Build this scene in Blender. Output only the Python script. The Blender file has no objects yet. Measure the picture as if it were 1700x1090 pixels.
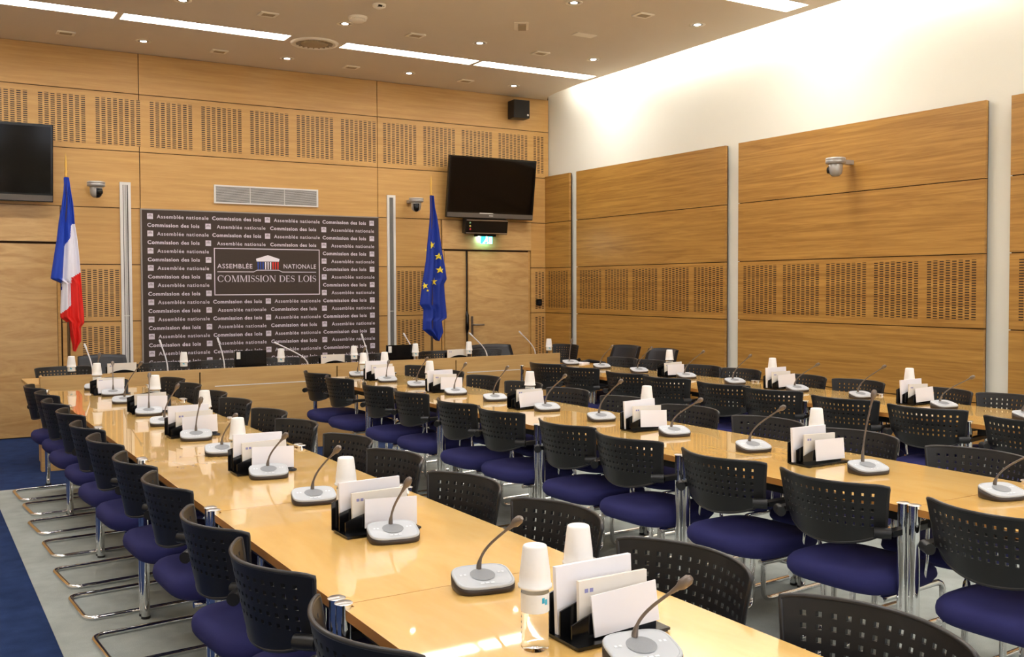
import bpy, math, random
from mathutils import Vector, Matrix
random.seed(7)
S = bpy.context.scene
COL = S.collection
PI = math.pi

# ------------------------------------------------------------------ camera
cam = bpy.data.cameras.new('camera')
camo = bpy.data.objects.new('camera', cam)
COL.objects.link(camo)
F_PX, PX, PY = 1635.125, 830.96, 527.55
cam.sensor_fit = 'HORIZONTAL'
cam.sensor_width = 36.0
cam.lens = F_PX / 1700 * 36
cam.shift_x = (850 - PX) / 1700
cam.shift_y = (PY - 545) / 1700
rt = Vector((0.855824, -0.517254, -0.003651)).normalized()
fw = Vector((0.516895, 0.855455, -0.031878)).normalized()
up = rt.cross(fw)
M3 = Matrix((rt, up, -fw)).transposed()
camo.matrix_world = Matrix.Translation((-7.3598, -11.0191, 1.5184)) @ M3.to_4x4()
cam.clip_start = 0.05
S.camera = camo

# ------------------------------------------------------------------ world, view, light levels
W = bpy.data.worlds.new('world'); S.world = W
W.use_nodes = True
W.node_tree.nodes['Background'].inputs[0].default_value = (0.9, 0.85, 0.8, 1)
W.node_tree.nodes['Background'].inputs[1].default_value = 0.02
S.view_settings.view_transform = 'Standard'
S.view_settings.look = 'None'
S.view_settings.gamma = 1
S.view_settings.exposure = 0.35
S.view_settings.use_curve_mapping = False
TROUGH = 18.0      # emission of the ceiling light troughs
COVE = 28.0        # emission of the tubes in the cove over the white wall
FILL_GLOW = 1.9          # cool fill glow of the panels added behind the camera
SPOT = 28.0        # emission of the downlights

# ------------------------------------------------------------------ colour + materials
def lin(c):
    out = []
    for v in c:
        v = v / 255.0
        out.append(v / 12.92 if v <= 0.04045 else ((v + 0.055) / 1.055) ** 2.4)
    return out + [1.0]

def new_mat(name):
    m = bpy.data.materials.new(name); m.use_nodes = True
    return m, m.node_tree.nodes, m.node_tree.links, m.node_tree.nodes['Principled BSDF']

def plain(name, rgb, rough=0.5, metal=0.0, coat=0.0, spec=0.5, noise=0.0, nscale=40.0, bump=0.0, trans=0.0, ior=1.45, sheen=0.0):
    m, N, L, B = new_mat(name)
    c = lin(rgb)
    B.inputs['Base Color'].default_value = c
    B.inputs['Roughness'].default_value = rough
    B.inputs['Metallic'].default_value = metal
    B.inputs['Coat Weight'].default_value = coat
    B.inputs['Specular IOR Level'].default_value = spec
    B.inputs['Transmission Weight'].default_value = trans
    B.inputs['IOR'].default_value = ior
    if noise or bump:
        tc = N.new('ShaderNodeTexCoord'); nz = N.new('ShaderNodeTexNoise')
        nz.inputs['Scale'].default_value = nscale; nz.inputs['Detail'].default_value = 3
        L.new(tc.outputs['Object'], nz.inputs['Vector'])
        if noise:
            mx = N.new('ShaderNodeMix'); mx.data_type = 'RGBA'
            mx.inputs[6].default_value = [v * (1 - noise) for v in c[:3]] + [1]
            mx.inputs[7].default_value = [min(1, v * (1 + noise)) for v in c[:3]] + [1]
            L.new(nz.outputs['Fac'], mx.inputs[0]); L.new(mx.outputs[2], B.inputs['Base Color'])
        if bump:
            bp = N.new('ShaderNodeBump'); bp.inputs['Strength'].default_value = bump
            bp.inputs['Distance'].default_value = 0.003
            L.new(nz.outputs['Fac'], bp.inputs['Height']); L.new(bp.outputs[0], B.inputs['Normal'])
    return m

def emit(name, rgb, strength):
    m, N, L, B = new_mat(name)
    B.inputs['Base Color'].default_value = lin(rgb)
    B.inputs['Emission Color'].default_value = lin(rgb)
    B.inputs['Emission Strength'].default_value = strength
    return m

def math_node(N, L, op, a, b=None):
    n = N.new('ShaderNodeMath'); n.operation = op
    for i, v in enumerate((a, b)):
        if v is None: continue
        if isinstance(v, (int, float)): n.inputs[i].default_value = v
        else: L.new(v, n.inputs[i])
    return n.outputs[0]

def wood(name, dark, light, scale, rough=0.4, coat=0.0, wavy=0.35, slots=False, fine=0.5, spec=0.5):
    """veneer; scale = noise scale along x,y,z of the object's space (small along the grain)"""
    m, N, L, B = new_mat(name)
    tc = N.new('ShaderNodeTexCoord')
    mp = N.new('ShaderNodeMapping'); mp.inputs['Scale'].default_value = scale
    L.new(tc.outputs['Object'], mp.inputs[0])
    nz = N.new('ShaderNodeTexNoise'); nz.inputs['Scale'].default_value = 1.0
    nz.inputs['Detail'].default_value = 5; nz.inputs['Roughness'].default_value = 0.6
    nz.inputs['Distortion'].default_value = wavy
    L.new(mp.outputs[0], nz.inputs['Vector'])
    mp2 = N.new('ShaderNodeMapping'); mp2.inputs['Scale'].default_value = [s * 6 for s in scale]
    L.new(tc.outputs['Object'], mp2.inputs[0])
    n2 = N.new('ShaderNodeTexNoise'); n2.inputs['Scale'].default_value = 1.0; n2.inputs['Detail'].default_value = 2
    L.new(mp2.outputs[0], n2.inputs['Vector'])
    mx = math_node(N, L, 'MULTIPLY', nz.outputs['Fac'], 1.0 - 0.35 * fine)
    mf = math_node(N, L, 'MULTIPLY', n2.outputs['Fac'], 0.35 * fine)
    ad = math_node(N, L, 'ADD', mx, mf)
    rp = N.new('ShaderNodeValToRGB')
    rp.color_ramp.elements[0].position = 0.34; rp.color_ramp.elements[0].color = lin(dark)
    rp.color_ramp.elements[1].position = 0.66; rp.color_ramp.elements[1].color = lin(light)
    L.new(ad, rp.inputs[0])
    colour = rp.outputs[0]
    if slots:
        uv = N.new('ShaderNodeUVMap'); sp = N.new('ShaderNodeSeparateXYZ')
        L.new(uv.outputs[0], sp.inputs[0])
        cu = sp.outputs[0]; cv = sp.outputs[1]
        fu = math_node(N, L, 'FRACT', cu)
        col = math_node(N, L, 'FLOOR', cu)
        half = math_node(N, L, 'MULTIPLY', math_node(N, L, 'MODULO', col, 2.0), 0.5)
        fv = math_node(N, L, 'FRACT', math_node(N, L, 'ADD', cv, half))
        inu = math_node(N, L, 'LESS_THAN', math_node(N, L, 'ABSOLUTE', math_node(N, L, 'SUBTRACT', fu, 0.5)), 0.34)
        inv = math_node(N, L, 'LESS_THAN', math_node(N, L, 'ABSOLUTE', math_node(N, L, 'SUBTRACT', fv, 0.5)), 0.25)
        msk = math_node(N, L, 'MULTIPLY', inu, inv)
        mc = N.new('ShaderNodeMix'); mc.data_type = 'RGBA'
        mc.inputs[7].default_value = lin((54, 33, 14))
        L.new(msk, mc.inputs[0]); L.new(colour, mc.inputs[6]); colour = mc.outputs[2]
    L.new(colour, B.inputs['Base Color'])
    B.inputs['Roughness'].default_value = rough
    B.inputs['Coat Weight'].default_value = coat
    B.inputs['Coat Roughness'].default_value = 0.03; B.inputs['Coat IOR'].default_value = 1.6 if coat > 0.9 else 1.5
    B.inputs['Specular IOR Level'].default_value = spec
    return m

def carpet(name, rgb, amt=0.18):
    m, N, L, B = new_mat(name)
    tc = N.new('ShaderNodeTexCoord')
    nz = N.new('ShaderNodeTexNoise'); nz.inputs['Scale'].default_value = 260; nz.inputs['Detail'].default_value = 3
    n2 = N.new('ShaderNodeTexNoise'); n2.inputs['Scale'].default_value = 9; n2.inputs['Detail'].default_value = 6
    L.new(tc.outputs['Object'], nz.inputs['Vector']); L.new(tc.outputs['Object'], n2.inputs['Vector'])
    ad = math_node(N, L, 'MULTIPLY', math_node(N, L, 'ADD', nz.outputs['Fac'], n2.outputs['Fac']), 0.5)
    rp = N.new('ShaderNodeValToRGB'); c = lin(rgb)
    rp.color_ramp.elements[0].position = 0.3; rp.color_ramp.elements[0].color = [v * (1 - 2 * amt) for v in c[:3]] + [1]
    rp.color_ramp.elements[1].position = 0.7; rp.color_ramp.elements[1].color = [min(1, v * (1 + 2 * amt)) for v in c[:3]] + [1]
    L.new(ad, rp.inputs[0]); L.new(rp.outputs[0], B.inputs['Base Color'])
    bp = N.new('ShaderNodeBump'); bp.inputs['Strength'].default_value = 0.4; bp.inputs['Distance'].default_value = 0.004
    L.new(nz.outputs['Fac'], bp.inputs['Height']); L.new(bp.outputs[0], B.inputs['Normal'])
    B.inputs['Roughness'].default_value = 0.95; B.inputs['Specular IOR Level'].default_value = 0.1
    return m

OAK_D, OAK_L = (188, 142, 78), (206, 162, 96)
MT = {}
MT['oak'] = wood('oak_veneer', OAK_D, OAK_L, (1.4, 8, 26), 0.45)
MT['oak_slots'] = wood('oak_veneer_slotted', OAK_D, OAK_L, (1.4, 8, 26), 0.45, slots=True)
MT['oak_door'] = wood('door_veneer', (184, 142, 86), (212, 174, 116), (1.6, 8, 9), 0.4, wavy=1.6)
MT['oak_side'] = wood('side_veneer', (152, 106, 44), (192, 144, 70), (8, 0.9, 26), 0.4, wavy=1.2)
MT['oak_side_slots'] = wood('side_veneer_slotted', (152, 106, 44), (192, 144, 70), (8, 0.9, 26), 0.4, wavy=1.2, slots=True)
MT['desk'] = wood('desk_veneer', (188, 148, 90), (206, 168, 108), (1.2, 8, 20), 0.42, wavy=0.7)
MT['table'] = wood('table_veneer', (234, 186, 102), (244, 202, 122), (7, 1.6, 7), 0.25, coat=1.0, wavy=0.5, fine=0.25)
MT['table_edge'] = plain('table_edge', (186, 128, 62), 0.35)
MT['cam_grey'] = plain('camera_grey', (176, 172, 166), 0.3, metal=0.35)
MT['daylight'] = emit('window_daylight', (236, 242, 255), FILL_GLOW)  # emission of the added fill panels, out of view
MT['handle'] = plain('bronzed_steel', (128, 118, 108), 0.35, metal=0.8)
MT['groove'] = plain('groove', (60, 38, 20), 0.9)
MT['ceiling'] = plain('ceiling_paint', (226, 212, 190), 0.85, noise=0.02, nscale=3)
MT['beige'] = plain('beige_plastic', (250, 240, 220), 0.5)
MT['beige_d'] = plain('beige_grille', (176, 156, 124), 0.6)
MT['white_wall'] = plain('white_paint', (233, 231, 217), 0.8, noise=0.015, nscale=2)
MT['shell'] = plain('cream_paint', (225, 212, 188), 0.8)
MT['carpet_blue'] = carpet('carpet_blue', (40, 58, 98))
MT['carpet_grey'] = carpet('carpet_grey', (172, 178, 172), 0.1)
MT['plastic'] = plain('black_plastic', (25, 25, 26), 0.40, noise=0.08, nscale=300, bump=0.04)
MT['rim'] = plain('black_rim', (44, 43, 43), 0.32)
MT['fabric'] = plain('navy_fabric', (46, 47, 96), 0.85, noise=0.12, nscale=500, bump=0.15, spec=0.2)
MT['chrome'] = plain('chrome', (225, 225, 225), 0.06, metal=1.0)
MT['steel'] = plain('brushed_steel', (190, 186, 180), 0.3, metal=1.0)
MT['alu'] = plain('painted_aluminium', (222, 218, 212), 0.4)
MT['alu_d'] = plain('grey_slots', (120, 118, 112), 0.5)
MT['dark'] = plain('dark_gap', (34, 30, 26), 0.8)
MT['gloss_black'] = plain('gloss_black', (16, 15, 15), 0.16)
MT['screen'] = plain('screen_glass', (12, 8, 6), 0.10, spec=0.25)
MT['tv_bar'] = plain('tv_grey_bar', (96, 88, 80), 0.35)
MT['black_board'] = plain('black_acrylic', (14, 14, 15), 0.18)
MT['mic_base'] = plain('mic_dark_base', (56, 45, 36), 0.4)
MT['mic_top'] = plain('mic_grey_top', (188, 192, 196), 0.35)
MT['mic_spk'] = plain('mic_speaker_mesh', (140, 143, 146), 0.6, noise=0.25, nscale=900)
MT['mic_neck'] = plain('mic_neck', (122, 112, 104), 0.35, metal=0.6)
MT['mic_neck_w'] = plain('mic_neck_pale', (214, 214, 220), 0.35, metal=0.3)
MT['mic_key'] = plain('mic_key', (226, 229, 232), 0.4)
MT['paper'] = plain('paper', (236, 234, 238), 0.7)
MT['paper_w'] = plain('paper_warm', (228, 222, 212), 0.7)
MT['logo'] = plain('logo_ink', (146, 144, 190), 0.7)
MT['cup'] = plain('cup_plastic', (240, 238, 234), 0.45)
MT['bottle'] = plain('bottle_plastic', (250, 252, 255), 0.03, trans=1.0, ior=1.06)
MT['label'] = plain('bottle_label', (232, 232, 228), 0.5)
MT['cyan'] = plain('cyan_ink', (60, 170, 200), 0.5)
MT['banner'] = plain('banner_brown', (60, 47, 38), 0.6, noise=0.05, nscale=30)
MT['banner_edge'] = plain('banner_edge', (150, 142, 136), 0.5)
MT['ink'] = plain('banner_lettering', (214, 204, 214), 0.6)
MT['ink_w'] = plain('banner_white', (238, 232, 238), 0.6)
MT['ink_b'] = plain('banner_blue', (44, 74, 160), 0.6)
MT['ink_r'] = plain('banner_red', (222, 50, 42), 0.6)
MT['ink_g'] = plain('banner_grey', (138, 128, 132), 0.6)
MT['f_blue'] = plain('flag_blue', (28, 66, 178), 0.65)
MT['f_white'] = plain('flag_white', (232, 230, 240), 0.65)
MT['f_red'] = plain('flag_red', (226, 36, 26), 0.65)
MT['f_eu'] = plain('flag_dark_blue', (12, 46, 142), 0.65)
MT['gold'] = plain('gold', (222, 178, 92), 0.3, metal=0.8)
MT['star'] = plain('star_yellow', (244, 218, 54), 0.6)
MT['light'] = emit('light_diffuser', (252, 250, 250), TROUGH)
MT['cove'] = emit('cove_tube', (250, 250, 252), COVE)
MT['spot'] = emit('downlight_lamp', (255, 252, 245), SPOT)
MT['exit'] = emit('exit_green', (40, 205, 190), 4)
MT['exit_w'] = emit('exit_white', (215, 250, 255), 40)
MT['led_g'] = plain('lamp_green', (110, 150, 110), 0.3)
MT['led_y'] = plain('lamp_yellow', (220, 190, 90), 0.3)
MT['led_r'] = plain('lamp_red', (190, 40, 50), 0.3)
MT['leather'] = plain('black_leather', (34, 34, 38), 0.4, bump=0.1, nscale=120)
MT['blue_clip'] = plain('blue_plastic', (36, 60, 190), 0.4)
MT['pole'] = plain('flag_pole_wood', (90, 66, 34), 0.4)

# ------------------------------------------------------------------ mesh builder
class MB:
    def __init__(s): s.v = []; s.f = []; s.m = []; s.sm = []; s.uv = {}
    def face(s, idx, mi=0, smooth=False, uv=None):
        if uv: s.uv[len(s.f)] = uv
        s.f.append(idx); s.m.append(mi); s.sm.append(smooth)
    def box(s, x0, y0, z0, x1, y1, z1, mi=0, M=None, c=0.0):
        if c > 0: return s.prism([(x0 + c, y0), (x1 - c, y0), (x1, y0 + c), (x1, y1 - c), (x1 - c, y1), (x0 + c, y1), (x0, y1 - c), (x0, y0 + c)], z0, z1, mi, M=M, c=c * 0.6)
        b = len(s.v)
        for z in (z0, z1):
            for x, y in ((x0, y0), (x1, y0), (x1, y1), (x0, y1)):
                p = Vector((x, y, z)); s.v.append(M @ p if M else p)
        for q in ((0, 3, 2, 1), (4, 5, 6, 7), (0, 1, 5, 4), (1, 2, 6, 5), (2, 3, 7, 6), (3, 0, 4, 7)):
            s.face([b + i for i in q], mi)
        return s
    def prism(s, poly, z0, z1, mi=0, M=None, c=0.0, smooth=False, mside=None):
        """polygon in xy extruded in z, optional chamfer c on both rims"""
        n = len(poly)
        cx = sum(p[0] for p in poly) / n; cy = sum(p[1] for p in poly) / n
        def ring(z, k):
            b = len(s.v)
            for x, y in poly:
                if k:
                    d = math.hypot(x - cx, y - cy) or 1; x -= (x - cx) / d * k; y -= (y - cy) / d * k
                p = Vector((x, y, z)); s.v.append(M @ p if M else p)
            return b
        rs = [ring(z0, c)] + ([ring(z0 + c, 0), ring(z1 - c, 0)] if c else []) + [ring(z1, c)]
        for a, b in zip(rs, rs[1:]):
            for i in range(n): s.face([a + i, a + (i + 1) % n, b + (i + 1) % n, b + i], mi if mside is None else mside, smooth)
        s.face([rs[0] + i for i in range(n)][::-1], mi); s.face([rs[-1] + i for i in range(n)], mi)
        return s
    def tube(s, path, r, mi=0, n=10, closed=False, caps=True, smooth=True):
        P = [Vector(p) for p in path]; rings = []; m = len(P)
        R = r if isinstance(r, (list, tuple)) else [r] * m
        T = []
        for i in range(m):
            a = P[(i - 1) % m] if (closed or i > 0) else P[i]
            b = P[(i + 1) % m] if (closed or i < m - 1) else P[i]
            T.append((b - a).normalized())
        u = T[0].orthogonal().normalized()
        for i in range(m):
            if i: u = (T[i - 1].rotation_difference(T[i]) @ u)
            u = (u - T[i] * u.dot(T[i])).normalized(); w = T[i].cross(u); b = len(s.v); rings.append(b)
            for k in range(n):
                a = 2 * PI * k / n; s.v.append(P[i] + (u * math.cos(a) + w * math.sin(a)) * R[i])
        pr = list(zip(rings, rings[1:])) + ([(rings[-1], rings[0])] if closed else [])
        for a, b in pr:
            for k in range(n): s.face([a + k, a + (k + 1) % n, b + (k + 1) % n, b + k], mi, smooth)
        if caps and not closed:
            s.poly([s.v[rings[0] + k] for k in range(n)][::-1], mi); s.poly([s.v[rings[-1] + k] for k in range(n)], mi)
        return s
    def lathe(s, prof, c=(0, 0, 0), mi=0, n=24, M=None, smooth=True):
        """profile [(r,z)...] turned round z"""
        rings = []; c = Vector(c)
        for r, z in prof:
            b = len(s.v); rings.append(b)
            for k in range(n):
                a = 2 * PI * k / n; p = Vector((max(r, 1e-5) * math.cos(a), max(r, 1e-5) * math.sin(a), z)) + c
                s.v.append(M @ p if M else p)
        for a, b in zip(rings, rings[1:]):
            for k in range(n): s.face([a + k, a + (k + 1) % n, b + (k + 1) % n, b + k], mi, smooth)
        if prof[0][0] > 1e-4: s.poly([s.v[rings[0] + k] for k in range(n)][::-1], mi)
        if prof[-1][0] > 1e-4: s.poly([s.v[rings[-1] + k] for k in range(n)], mi)
        return s
    def poly(s, pts, mi=0, uv=None):
        b = len(s.v); s.v += [Vector(tuple(p)) for p in pts]; s.face([b + i for i in range(len(pts))], mi, False, uv); return s
    def build(s, name, mats, parent=None):
        me = bpy.data.meshes.new(name)
        me.from_pydata([tuple(v) for v in s.v], [], s.f)
        for m in (mats if isinstance(mats, (list, tuple)) else [mats]): me.materials.append(MT[m])
        me.polygons.foreach_set('material_index', s.m); me.polygons.foreach_set('use_smooth', s.sm)
        if s.uv:
            l = me.uv_layers.new(name='UVMap')
            for fi, uv in s.uv.items():
                for li, q in zip(me.polygons[fi].loop_indices, uv): l.data[li].uv = q
        me.update()
        o = bpy.data.objects.new(name, me); COL.objects.link(o)
        if parent: o.parent = parent
        return o

def tag(o, label=None, cat=None, group=None, kind=None):
    if label: o['label'] = label
    if cat: o['category'] = cat
    if group: o['group'] = group
    if kind: o['kind'] = kind
    return o
def struct(o): o['kind'] = 'structure'; return o
def empty(name, loc=(0, 0, 0), rz=0.0):
    o = bpy.data.objects.new(name, None); o.empty_display_size = 0.1
    COL.objects.link(o); o.location = loc; o.rotation_euler = (0, 0, rz); return o
def copy_tree(o, parent=None):
    c = o.copy(); COL.objects.link(c)
    if parent: c.parent = parent
    for ch in list(o.children): copy_tree(ch, c)
    return c
_first = set()
def place(proto, loc, rz, label, cat, group=None):
    if proto.name not in _first: _first.add(proto.name); o = proto
    else: o = copy_tree(proto)
    o.location = loc; o.rotation_euler = (0, 0, rz)
    tag(o, label, cat, group); return o
ORD = 'first second third fourth fifth sixth seventh eighth ninth tenth eleventh twelfth thirteenth'.split()
def superell(a, b, n=32, p=3.0):
    out = []
    for i in range(n):
        t = 2 * PI * i / n; c, s_ = math.cos(t), math.sin(t)
        out.append((a * math.copysign(abs(c) ** (2 / p), c), b * math.copysign(abs(s_) ** (2 / p), s_)))
    return out

# ================================================================== ROOM
CZ = 4.007
G = [0.57, 1.166, 1.766, 2.363, 2.964, 3.574]          # heights of the panel joints
# floor
b = MB(); b.box(-9.6, -13.6, -0.1, 0.3, 0.3, 0.0); struct(b.build('floor', 'carpet_blue'))
b = MB(); b.box(-6.83, -13.5, 0.0005, -0.3, -2.80, 0.004)
tag(b.build('carpet', 'carpet_grey'), 'pale grey carpet under the three long rows of tables', 'carpet')

# back wall: dark backing, veneered panels with open joints, slotted blocks
JX = [-9.6, -7.95, -5.192, -2.434, 0.06]
rows = [0.0] + G + [CZ]
gap = 0.0042
DOORS = [(-7.45, -5.975), (-1.575, -0.225)]
b = MB(); b.box(-9.6, 0.02, 0, 0.3, 0.2, CZ + 0.4, 1)
def block(bm, x0, x1, z0, z1, ncol, nrow=23, y=-0.0012, mi=2):
    bm.poly([(x0, y, z0), (x1, y, z0), (x1, y, z1), (x0, y, z1)], mi, [(0, 0), (ncol, 0), (ncol, nrow), (0, nrow)])
for i in range(4):
    for j in range(7):
        x0, x1, z0, z1 = JX[i] + gap, JX[i + 1] - gap, rows[j] + gap, rows[j + 1] - gap
        spans = [(x0, x1)]
        if j <= 3:
            for d0, d1 in DOORS:
                ns = []
                for a, c in spans:
                    if d1 <= a or d0 >= c: ns.append((a, c))
                    else:
                        if d0 > a: ns.append((a, d0))
                        if d1 < c: ns.append((d1, c))
                spans = ns
        for a, c in spans: b.box(a, 0.0, z0, c, 0.03, z1, 0)
for k in range(12):                                     # band of slotted blocks under the ceiling
    x1 = -0.27 - 0.5445 * k; 
    block(b, x1 - 0.463, x1, 3.022, 3.512, 8)
block(b, -0.19, -0.015, 3.022, 3.512, 3)
for z0, z1 in ((1.215, 1.715), (0.615, 1.115)):
    block(b, -5.795, -5.41, z0, z1, 7); block(b, -2.19, -1.81, z0, z1, 7); block(b, -0.165, -0.01, z0, z1, 3)
struct(b.build('wall_back', ['oak', 'groove', 'oak_slots']))

# white wall at the right, cove above the ceiling edge
b = MB(); b.box(0.07, -13.6, 0, 0.3, 0.02, CZ + 0.5); struct(b.build('wall_right', 'white_wall'))
b = MB(); b.box(-9.8, -13.6, 0, -9.6, 0.2, CZ + 0.5); struct(b.build('wall_left', 'shell'))
b = MB(); b.box(-9.8, -13.8, 0, 0.3, -13.6, CZ + 0.5); struct(b.build('wall_front', 'shell'))
edge = [(0.05, 0.02), (-0.08, -0.2), (-0.14, -0.46), (-0.205, -1.07), (-0.23, -2.2), (-0.27, -3.4), (-0.30, -5.0), (-0.31, -13.6)]

# ceiling with holes for the light troughs
TR_X = [(-8.86, -7.26), (-7.22, -5.655), (-5.62, -4.025), (-3.455, -1.88), (-1.85, -0.445)]
TR_ROWS = [(-1.54, -1.30), (-4.89, -4.61), (-8.15, -7.89), (-11.5, -11.24)]
def trx(r):
    l = [list(t) for t in TR_X]
    l[4][1] = -0.275 if r == 0 else -0.43
    return l
b = MB()
ys = sorted([-13.6, 0.02] + [y for t in TR_ROWS for y in t])
def edge_x(y):
    for (x0, y0), (x1, y1) in zip(edge, edge[1:]):
        if y1 <= y <= y0: return x0 + (x1 - x0) * (y0 - y) / (y0 - y1)
    return edge[-1][0]
ycuts = sorted(set(ys + [e[1] for e in edge]))
for y0, y1 in zip(ycuts, ycuts[1:]):
    r = next((i for i, t in enumerate(TR_ROWS) if t[0] - 1e-6 <= y0 and y1 <= t[1] + 1e-6), None)
    xs = [-9.6]
    if r is not None:
        for a, c in trx(r): xs += [a, c]
    xs.append(None)
    for a, c in zip(xs[0::2], xs[1::2]):
        if c is None: q = [(a, y0), (edge_x(y0), y0), (edge_x(y1), y1), (a, y1)]
        else: q = [(a, y0), (c, y0), (c, y1), (a, y1)]
        b.prism(q, CZ, CZ + 0.07)
b.box(-9.6, -13.6, CZ + 0.42, 0.3, 0.2, CZ + 0.5)       # slab over the void
struct(b.build('ceiling', 'ceiling'))

# veneered acoustic panels hung on the white wall
PAN = [(-0.56, -0.004), (-3.39, -0.72), (-6.29, -3.58), (-9.2, -6.50), (-12.1, -9.4)]
names = ['narrow veneered acoustic panel in the far corner of the white wall', 'wide veneered wall panel between the corner and the wall camera panel',
         'wide veneered wall panel carrying the dome camera', 'veneered wall panel cut off by the right edge of the photo', 'veneered wall panel beside the camera position']
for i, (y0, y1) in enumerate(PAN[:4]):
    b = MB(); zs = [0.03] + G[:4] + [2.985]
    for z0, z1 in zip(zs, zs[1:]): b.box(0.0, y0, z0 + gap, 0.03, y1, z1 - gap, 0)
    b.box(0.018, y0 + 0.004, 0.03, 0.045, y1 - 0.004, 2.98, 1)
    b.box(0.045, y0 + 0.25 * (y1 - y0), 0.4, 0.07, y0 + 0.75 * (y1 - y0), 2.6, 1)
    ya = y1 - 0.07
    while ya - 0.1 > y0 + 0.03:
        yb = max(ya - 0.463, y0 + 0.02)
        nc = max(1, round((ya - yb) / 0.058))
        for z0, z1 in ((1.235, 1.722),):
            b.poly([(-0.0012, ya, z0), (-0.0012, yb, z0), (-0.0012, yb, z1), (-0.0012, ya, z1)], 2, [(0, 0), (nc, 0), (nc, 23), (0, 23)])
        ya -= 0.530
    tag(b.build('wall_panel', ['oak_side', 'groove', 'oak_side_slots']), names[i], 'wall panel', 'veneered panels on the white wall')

# doors and the headers above them
for n, (x0, x1, lbl) in enumerate(((-7.45, -5.99, 'l'), (-1.56, -0.235, 'r'))):
    d = empty('door_%d' % (n + 1), ((x0 + x1) / 2, 0, 0)); struct(d); cx = (x0 + x1) / 2
    b = MB(); b.box(x0 - cx, -0.012, 1.995, x1 - cx + 0.005, 0.02, 2.36); b.build('header', 'oak_door', d)
    b = MB(); b.box(x0 - cx, 0.005, 0, x0 - cx + 0.03, 0.018, 1.985); b.box(x1 - cx - 0.03, 0.005, 0, x1 - cx, 0.018, 1.985); b.build('frame', 'oak', d)
    if n == 1:
        b = MB(); b.box(x0 - cx + 0.035, 0.0, 0.01, -1.215 - cx, 0.019, 1.97); b.build('leaf', 'oak_door', d)
        b = MB(); b.box(-1.185 - cx, -0.004, 0.01, x1 - cx - 0.035, 0.019, 1.97)
        lf = b.build('leaf', 'oak_door', d)
        b = MB(); b.box(-1.150 - cx, -0.012, 0.90, -1.115 - cx, -0.004, 1.14, 0, c=0.003)
        b.tube([(-1.132 - cx, -0.01, 1.03), (-1.132 - cx, -0.06, 1.03), (-1.11 - cx, -0.065, 1.03), (-0.985 - cx, -0.06, 1.028)], 0.011, 0)
        b.build('door_handle', 'handle', lf)
    else:
        b = MB(); b.box(x0 - cx + 0.035, 0.0, 0.01, x1 - cx - 0.035, 0.019, 1.97); b.build('leaf', 'oak_door', d)

# hanging cable with inline handset on the door joint
c = empty('cable', (-1.222, -0.02, 1.98))
b = MB(); b.tube([(0, 0, 0), (0.002, -0.004, -0.4), (0.0, -0.004, -0.8), (0.002, -0.004, -1.95)], 0.008); b.build('cord', 'gloss_black', c)
b = MB(); b.tube([(0, -0.01, -0.78), (0, -0.02, -0.83), (0, -0.02, -1.0), (0, -0.01, -1.05)], [0.012, 0.024, 0.024, 0.012]); b.build('pull_handle', 'gloss_black', c)
tag(c, 'black cable with a thick pull running down the right door joint', 'cable')

# glowing window-shaped panels added behind the camera, unseen, as cool fill light
for i in range(4):
    x = -8.3 + i * 2.1
    w = struct(empty('window_%d' % (i + 1), (x, -13.6, 0)))
    b = MB(); b.box(-0.75, 0.0, 0.9, -0.69, 0.06, 3.3); b.box(0.69, 0.0, 0.9, 0.75, 0.06, 3.3); b.box(-0.69, 0.0, 0.9, 0.69, 0.06, 0.96); b.box(-0.69, 0.0, 3.24, 0.69, 0.06, 3.3); b.box(-0.02, 0.0, 0.96, 0.02, 0.05, 3.24)
    b.build('window_frame', 'alu', w)
    b = MB(); b.box(-0.69, 0.005, 0.96, 0.69, 0.02, 3.24); b.build('pane', 'daylight', w)

# light troughs
k = 0
for r, (y0, y1) in enumerate(TR_ROWS):
    for i, (x0, x1) in enumerate(trx(r)):
        t = empty('ceiling_light', ((x0 + x1) / 2, (y0 + y1) / 2, CZ))
        w, h = (x1 - x0) / 2, (y1 - y0) / 2
        b = MB()
        for q in ((-w, -h, -w + .012, h), (w - .012, -h, w, h), (-w + .012, -h, w - .012, -h + .01), (-w + .012, h - .01, w - .012, h)):
            b.box(q[0], q[1], 0.0, q[2], q[3], 0.06)
        b.build('frame', 'beige', t)
        b = MB(); b.box(-w + .012, -h + .01, 0.03, w - .012, h - .01, 0.05); b.build('diffuser', 'light', t)
        where = ['strip light in the ceiling row nearest the back wall', 'strip light in the second ceiling row from the back wall', 'strip light in the third ceiling row from the back wall', 'strip light in the ceiling row behind the camera'][r]
        tag(t, '%s, %s from the white wall' % (where, ORD[4 - i]), 'ceiling light', 'recessed ceiling strip lights')

# cove tubes lighting the white wall
for i, (y0, y1) in enumerate([(-0.55, -2.12), (-2.12, -3.72), (-3.72, -5.32), (-5.32, -6.92), (-6.92, -8.52), (-8.52, -10.12), (-10.12, -11.72), (-11.72, -13.3)]):
    t = empty('cove_light', (-0.15, (y0 + y1) / 2, CZ + 0.09))
    b = MB(); b.box(-0.03, -(y0 - y1) / 2, 0.04, 0.03, (y0 - y1) / 2, 0.07); b.build('batten', 'alu', t)
    b = MB(); b.tube([(0.0, -(y0 - y1) / 2 + 0.02, 0.02), (0.0, (y0 - y1) / 2 - 0.02, 0.02)], 0.018); b.build('tube', 'cove', t)
    tag(t, 'fluorescent tube hidden in the cove above the white wall', 'ceiling light', 'tubes in the cove over the white wall')

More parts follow.
